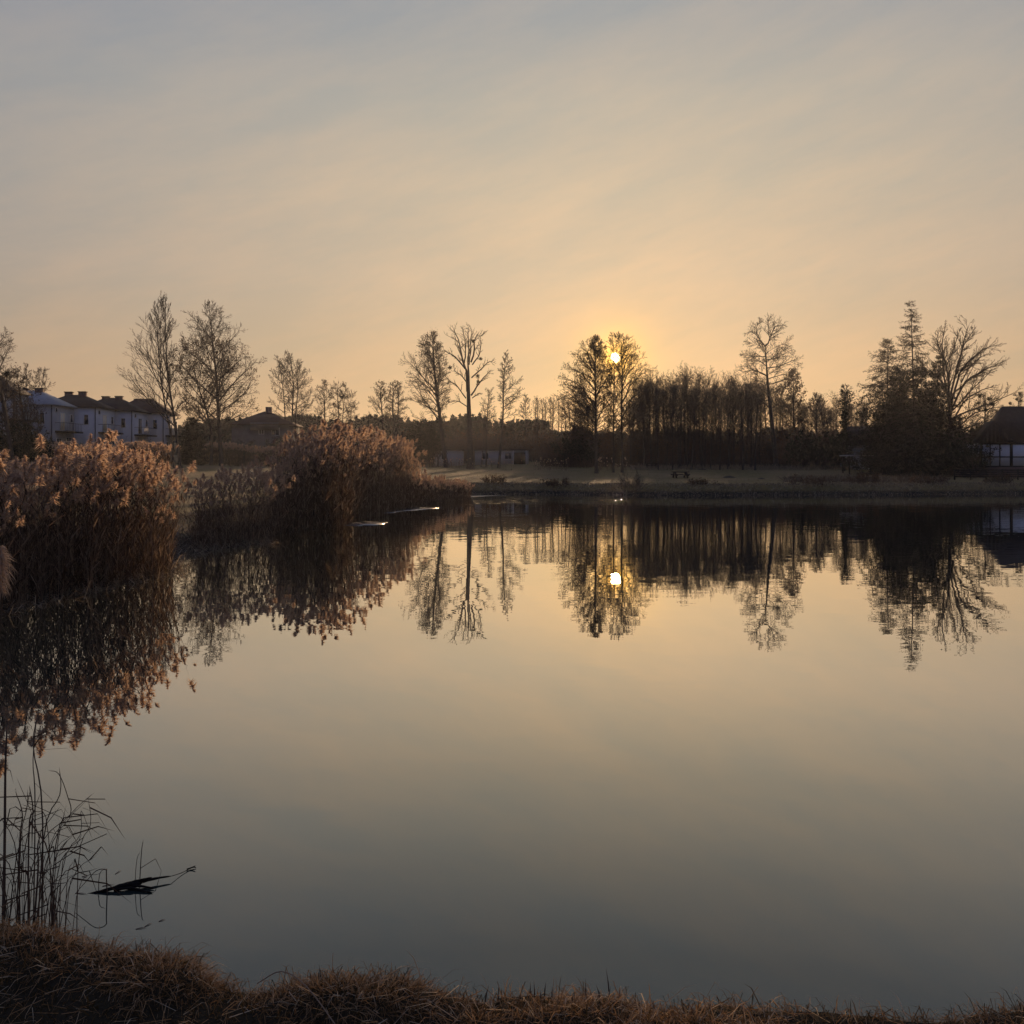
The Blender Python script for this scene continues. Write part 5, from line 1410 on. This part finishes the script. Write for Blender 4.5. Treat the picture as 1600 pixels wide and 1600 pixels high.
tufts('lawn_grass', 'short grass on the far lawn', p, (.07, .22), .035, M_LAWNB, r5, (.3, 1.2), .6)
n = 9000; d = r5.uniform(139, 151, n); px = r5.uniform(985, 1500, n); p = np.stack([X(px, d), d], 1)
tufts('rough_grass', 'rough pale grass before the tree row', p, (.4, 1.3), .045, M_SEDGE, r5, (.2, 1.0), .35, tint=np.clip(r5.normal(.72, .22, n), 0, 1))
n = 4200; d = r5.uniform(90, 106, n); px = r5.uniform(1225, 1480, n); p = np.stack([X(px, d), d], 1)
tufts('rough_grass', 'brown brambles and grass left of the spruces', p, (.5, 1.5), .04, M_SEDGE, r5, (.2, 1.2), .5, tint=np.clip(r5.normal(.35, .22, n), 0, 1))
p = np.stack([r5.uniform(-62, -12, 15000), 30 + 70 * r5.random(15000)], 1); s_ = pond_sd(p[:, 0], p[:, 1]); p = p[s_ > 2.0]
tufts('lawn_grass', 'short grass on the left lawn', p, (.05, .18), .03, M_LAWNB, r5, (.3, 1.2), .6)

# near bank: matted winter grass with straw tussocks along the edge
n = 60000
p = np.stack([r5.uniform(-2.3, 1.9, n), r5.uniform(2.3, 4.2, n)], 1); s_ = pond_sd(p[:, 0], p[:, 1]); p = p[(s_ > -.16) & (s_ < 1.9)]
s_ = pond_sd(p[:, 0], p[:, 1]); m_ = len(p)
edge_ = 1 - sm(s_, .05, .45)
tn = np.clip(.34 + .62 * edge_ * r5.random(m_) + r5.normal(size=m_) * .19 + vnoise(p[:, 0], p[:, 1], 4, 3) * .14, 0, 1)
z = gz(p[:, 0], p[:, 1]); dd = r5.normal(size=(m_, 3)) * np.array([.75, .75, .1]) + np.array([0, 0, 1.0]); dd[:, 1] += .5 * edge_
V, T = blades(np.c_[p, z - .01], dd, r5.uniform(.03, .11, m_) * (1 + .5 * edge_), r5.uniform(.0018, .0034, m_), r5.uniform(.4, 1.7, m_), r5)
tag(Geo().add(V, T, np.repeat(tn, 5)).build('bank_grass', M_GRASS), 'matted winter grass on the near bank', kind='stuff')
# long lying straws
n = 4600
p = np.stack([r5.uniform(-2.1, 1.8, n), r5.uniform(2.4, 4.0, n)], 1); s_ = pond_sd(p[:, 0], p[:, 1]); p = p[(s_ > -.1) & (s_ < .8)]; m_ = len(p)
z = gz(p[:, 0], p[:, 1]); dd = r5.normal(size=(m_, 3)) * np.array([1, 1, .15]) + np.array([0, .1, .35])
V, T = blades(np.c_[p, z + .01], dd, r5.uniform(.07, .2, m_), r5.uniform(.0013, .0026, m_), r5.uniform(.3, .9, m_), r5)
tag(Geo().add(V, T, np.repeat(np.clip(r5.normal(.76, .16, m_), 0, 1), 5)).build('straw_litter', M_GRASS), 'loose pale straws lying on the near bank', kind='stuff')
# tussocks
LT = ['straw tussock at the corner of the bank where the edge drops', 'straw tussock next to the bank corner', 'dark straw tussock between the stalk tangle and the bank corner', 'shaggy tussock at the foot of the stalk tangle', 'shaggy tussock at the frame edge below the stalk tangle',
      'pointed straw tussock right of the bank corner notch', 'low tussock joining the pointed one and the broad one', 'broad rounded straw tussock in the middle of the bank', 'flat small tussock in the dip right of the broad one', 'tussock with dark stubble past the dip',
      'large bristly tussock with tall dark stubble', 'small tussock beside the bristly one', 'rounded overhanging tussock on the right half of the bank', 'small tussock right of the overhanging one', 'flat tussock low on the right bank', 'low loose tussock between the flat one and the last one', 'very low tussock at the bottom edge', 'tall dense tussock at the right end of the bank']
for k, (tx, ty, r) in enumerate(TUSSW):
    n = 1500; q = r5.normal(size=(n, 2)) * r * .5
    x = tx + q[:, 0] * 1.25; y = ty + q[:, 1] * .8 - .03; z = gz(x, y)
    o_ = np.c_[q, np.zeros(n)] / r
    dd = o_ * .7 + r5.normal(size=(n, 3)) * np.array([.8, .8, .25]) + np.array([0, .12, .55])
    L = r5.uniform(.05, .17, n) * (.75 + 2.2 * r)
    V, T = blades(np.c_[x, y, z - .015], dd, L, r5.uniform(.0018, .0034, n), r5.uniform(.5, 1.9, n), r5)
    c = np.clip(.70 + r5.normal(size=n) * .17 + .12 * q[:, 1] / r, 0, 1)
    off = np.array((tx, ty, g1(tx, ty)))
    o = mesh_obj('grass_tussock', V - off, T, M_GRASS, None, np.repeat(c, 5)); o.location = off
    tag(o, LT[k], 'tussock', 'straw tussocks along the near bank')
# short dark stubble sticking up along the edge
STB = [(502, 1508, 25), (486, 1506, 18), (600, 1500, 14), (725, 1528, 9), (757, 1532, 26), (779, 1532, 14), (828, 1515, 26), (836, 1515, 28), (850, 1522, 20), (846, 1530, 14), (862, 1528, 18), (915, 1530, 30), (939, 1538, 24), (953, 1525, 48), (950, 1540, 22),
       (966, 1532, 16), (893, 1540, 18), (1001, 1542, 12), (1025, 1556, 26), (1038, 1558, 16), (1070, 1550, 14), (1080, 1555, 20), (1110, 1554, 20), (1150, 1565, 14), (1190, 1572, 16), (1232, 1568, 18), (1285, 1572, 16), (1310, 1582, 20), (1380, 1592, 14), (1418, 1592, 16), (1536, 1598, 46), (1485, 1592, 12), (215, 1473, 22), (366, 1512, 10), (1403, 1590, 12)]
for i, (px, py, hh) in enumerate(STB):
    d = (EYE - .72) * F / (py - HZ); x = X(px, d); z = g1(x, d)
    h_ = hh / F * d; a = rs.uniform(-.35, .35)
    s = np.array([(0, 0, -.02), (a * h_ * .4, 0, h_ * .5), (a * h_, .01, h_)])
    o = Geo().tubes(s[None], np.array([[.0024, .002, .0012]]), 5).build('stubble_stalk', M_STALK); o.location = (x, d, z)
    tag(o, 'short dark stubble stalk poking up from the near bank edge', 'stalk', 'dark stubble along the near bank')
# a long pale straw lying across the bank
w = np.array([(X(a, d_), d_, g1(X(a, d_), d_) + h_) for a, d_, h_ in ((402, 2.98, .06), (440, 2.90, .075), (480, 2.80, .07), (535, 2.66, .05))]); s = smooth_poly(w, 4)
o = Geo().tubes((s - s[0])[None], np.full((1, len(s)), .0018), 5, c=np.array([.9])).build('long_straw', M_STEM); o.location = s[0]
tag(o, 'long pale straw lying slanted across the near bank', 'straw')

# ------------------------------------------------------------------ evening haze
mh, nt = new_mat('haze')
vol = nt.n('ShaderNodeVolumePrincipled')
vol.inputs['Color'].default_value = (0.92, 0.92, 0.95, 1)
vol.inputs['Density'].default_value = 0.00017
vol.inputs['Anisotropy'].default_value = 0.55
oo = nt.n('ShaderNodeOutputMaterial'); nt.t.links.new(vol.outputs[0], oo.inputs['Volume'])
hz = Geo().box(-1010, 1010, -410, 1310, -2.5, 42).build('haze', mh)
tag(hz, 'thin evening haze over the pond', kind='stuff')
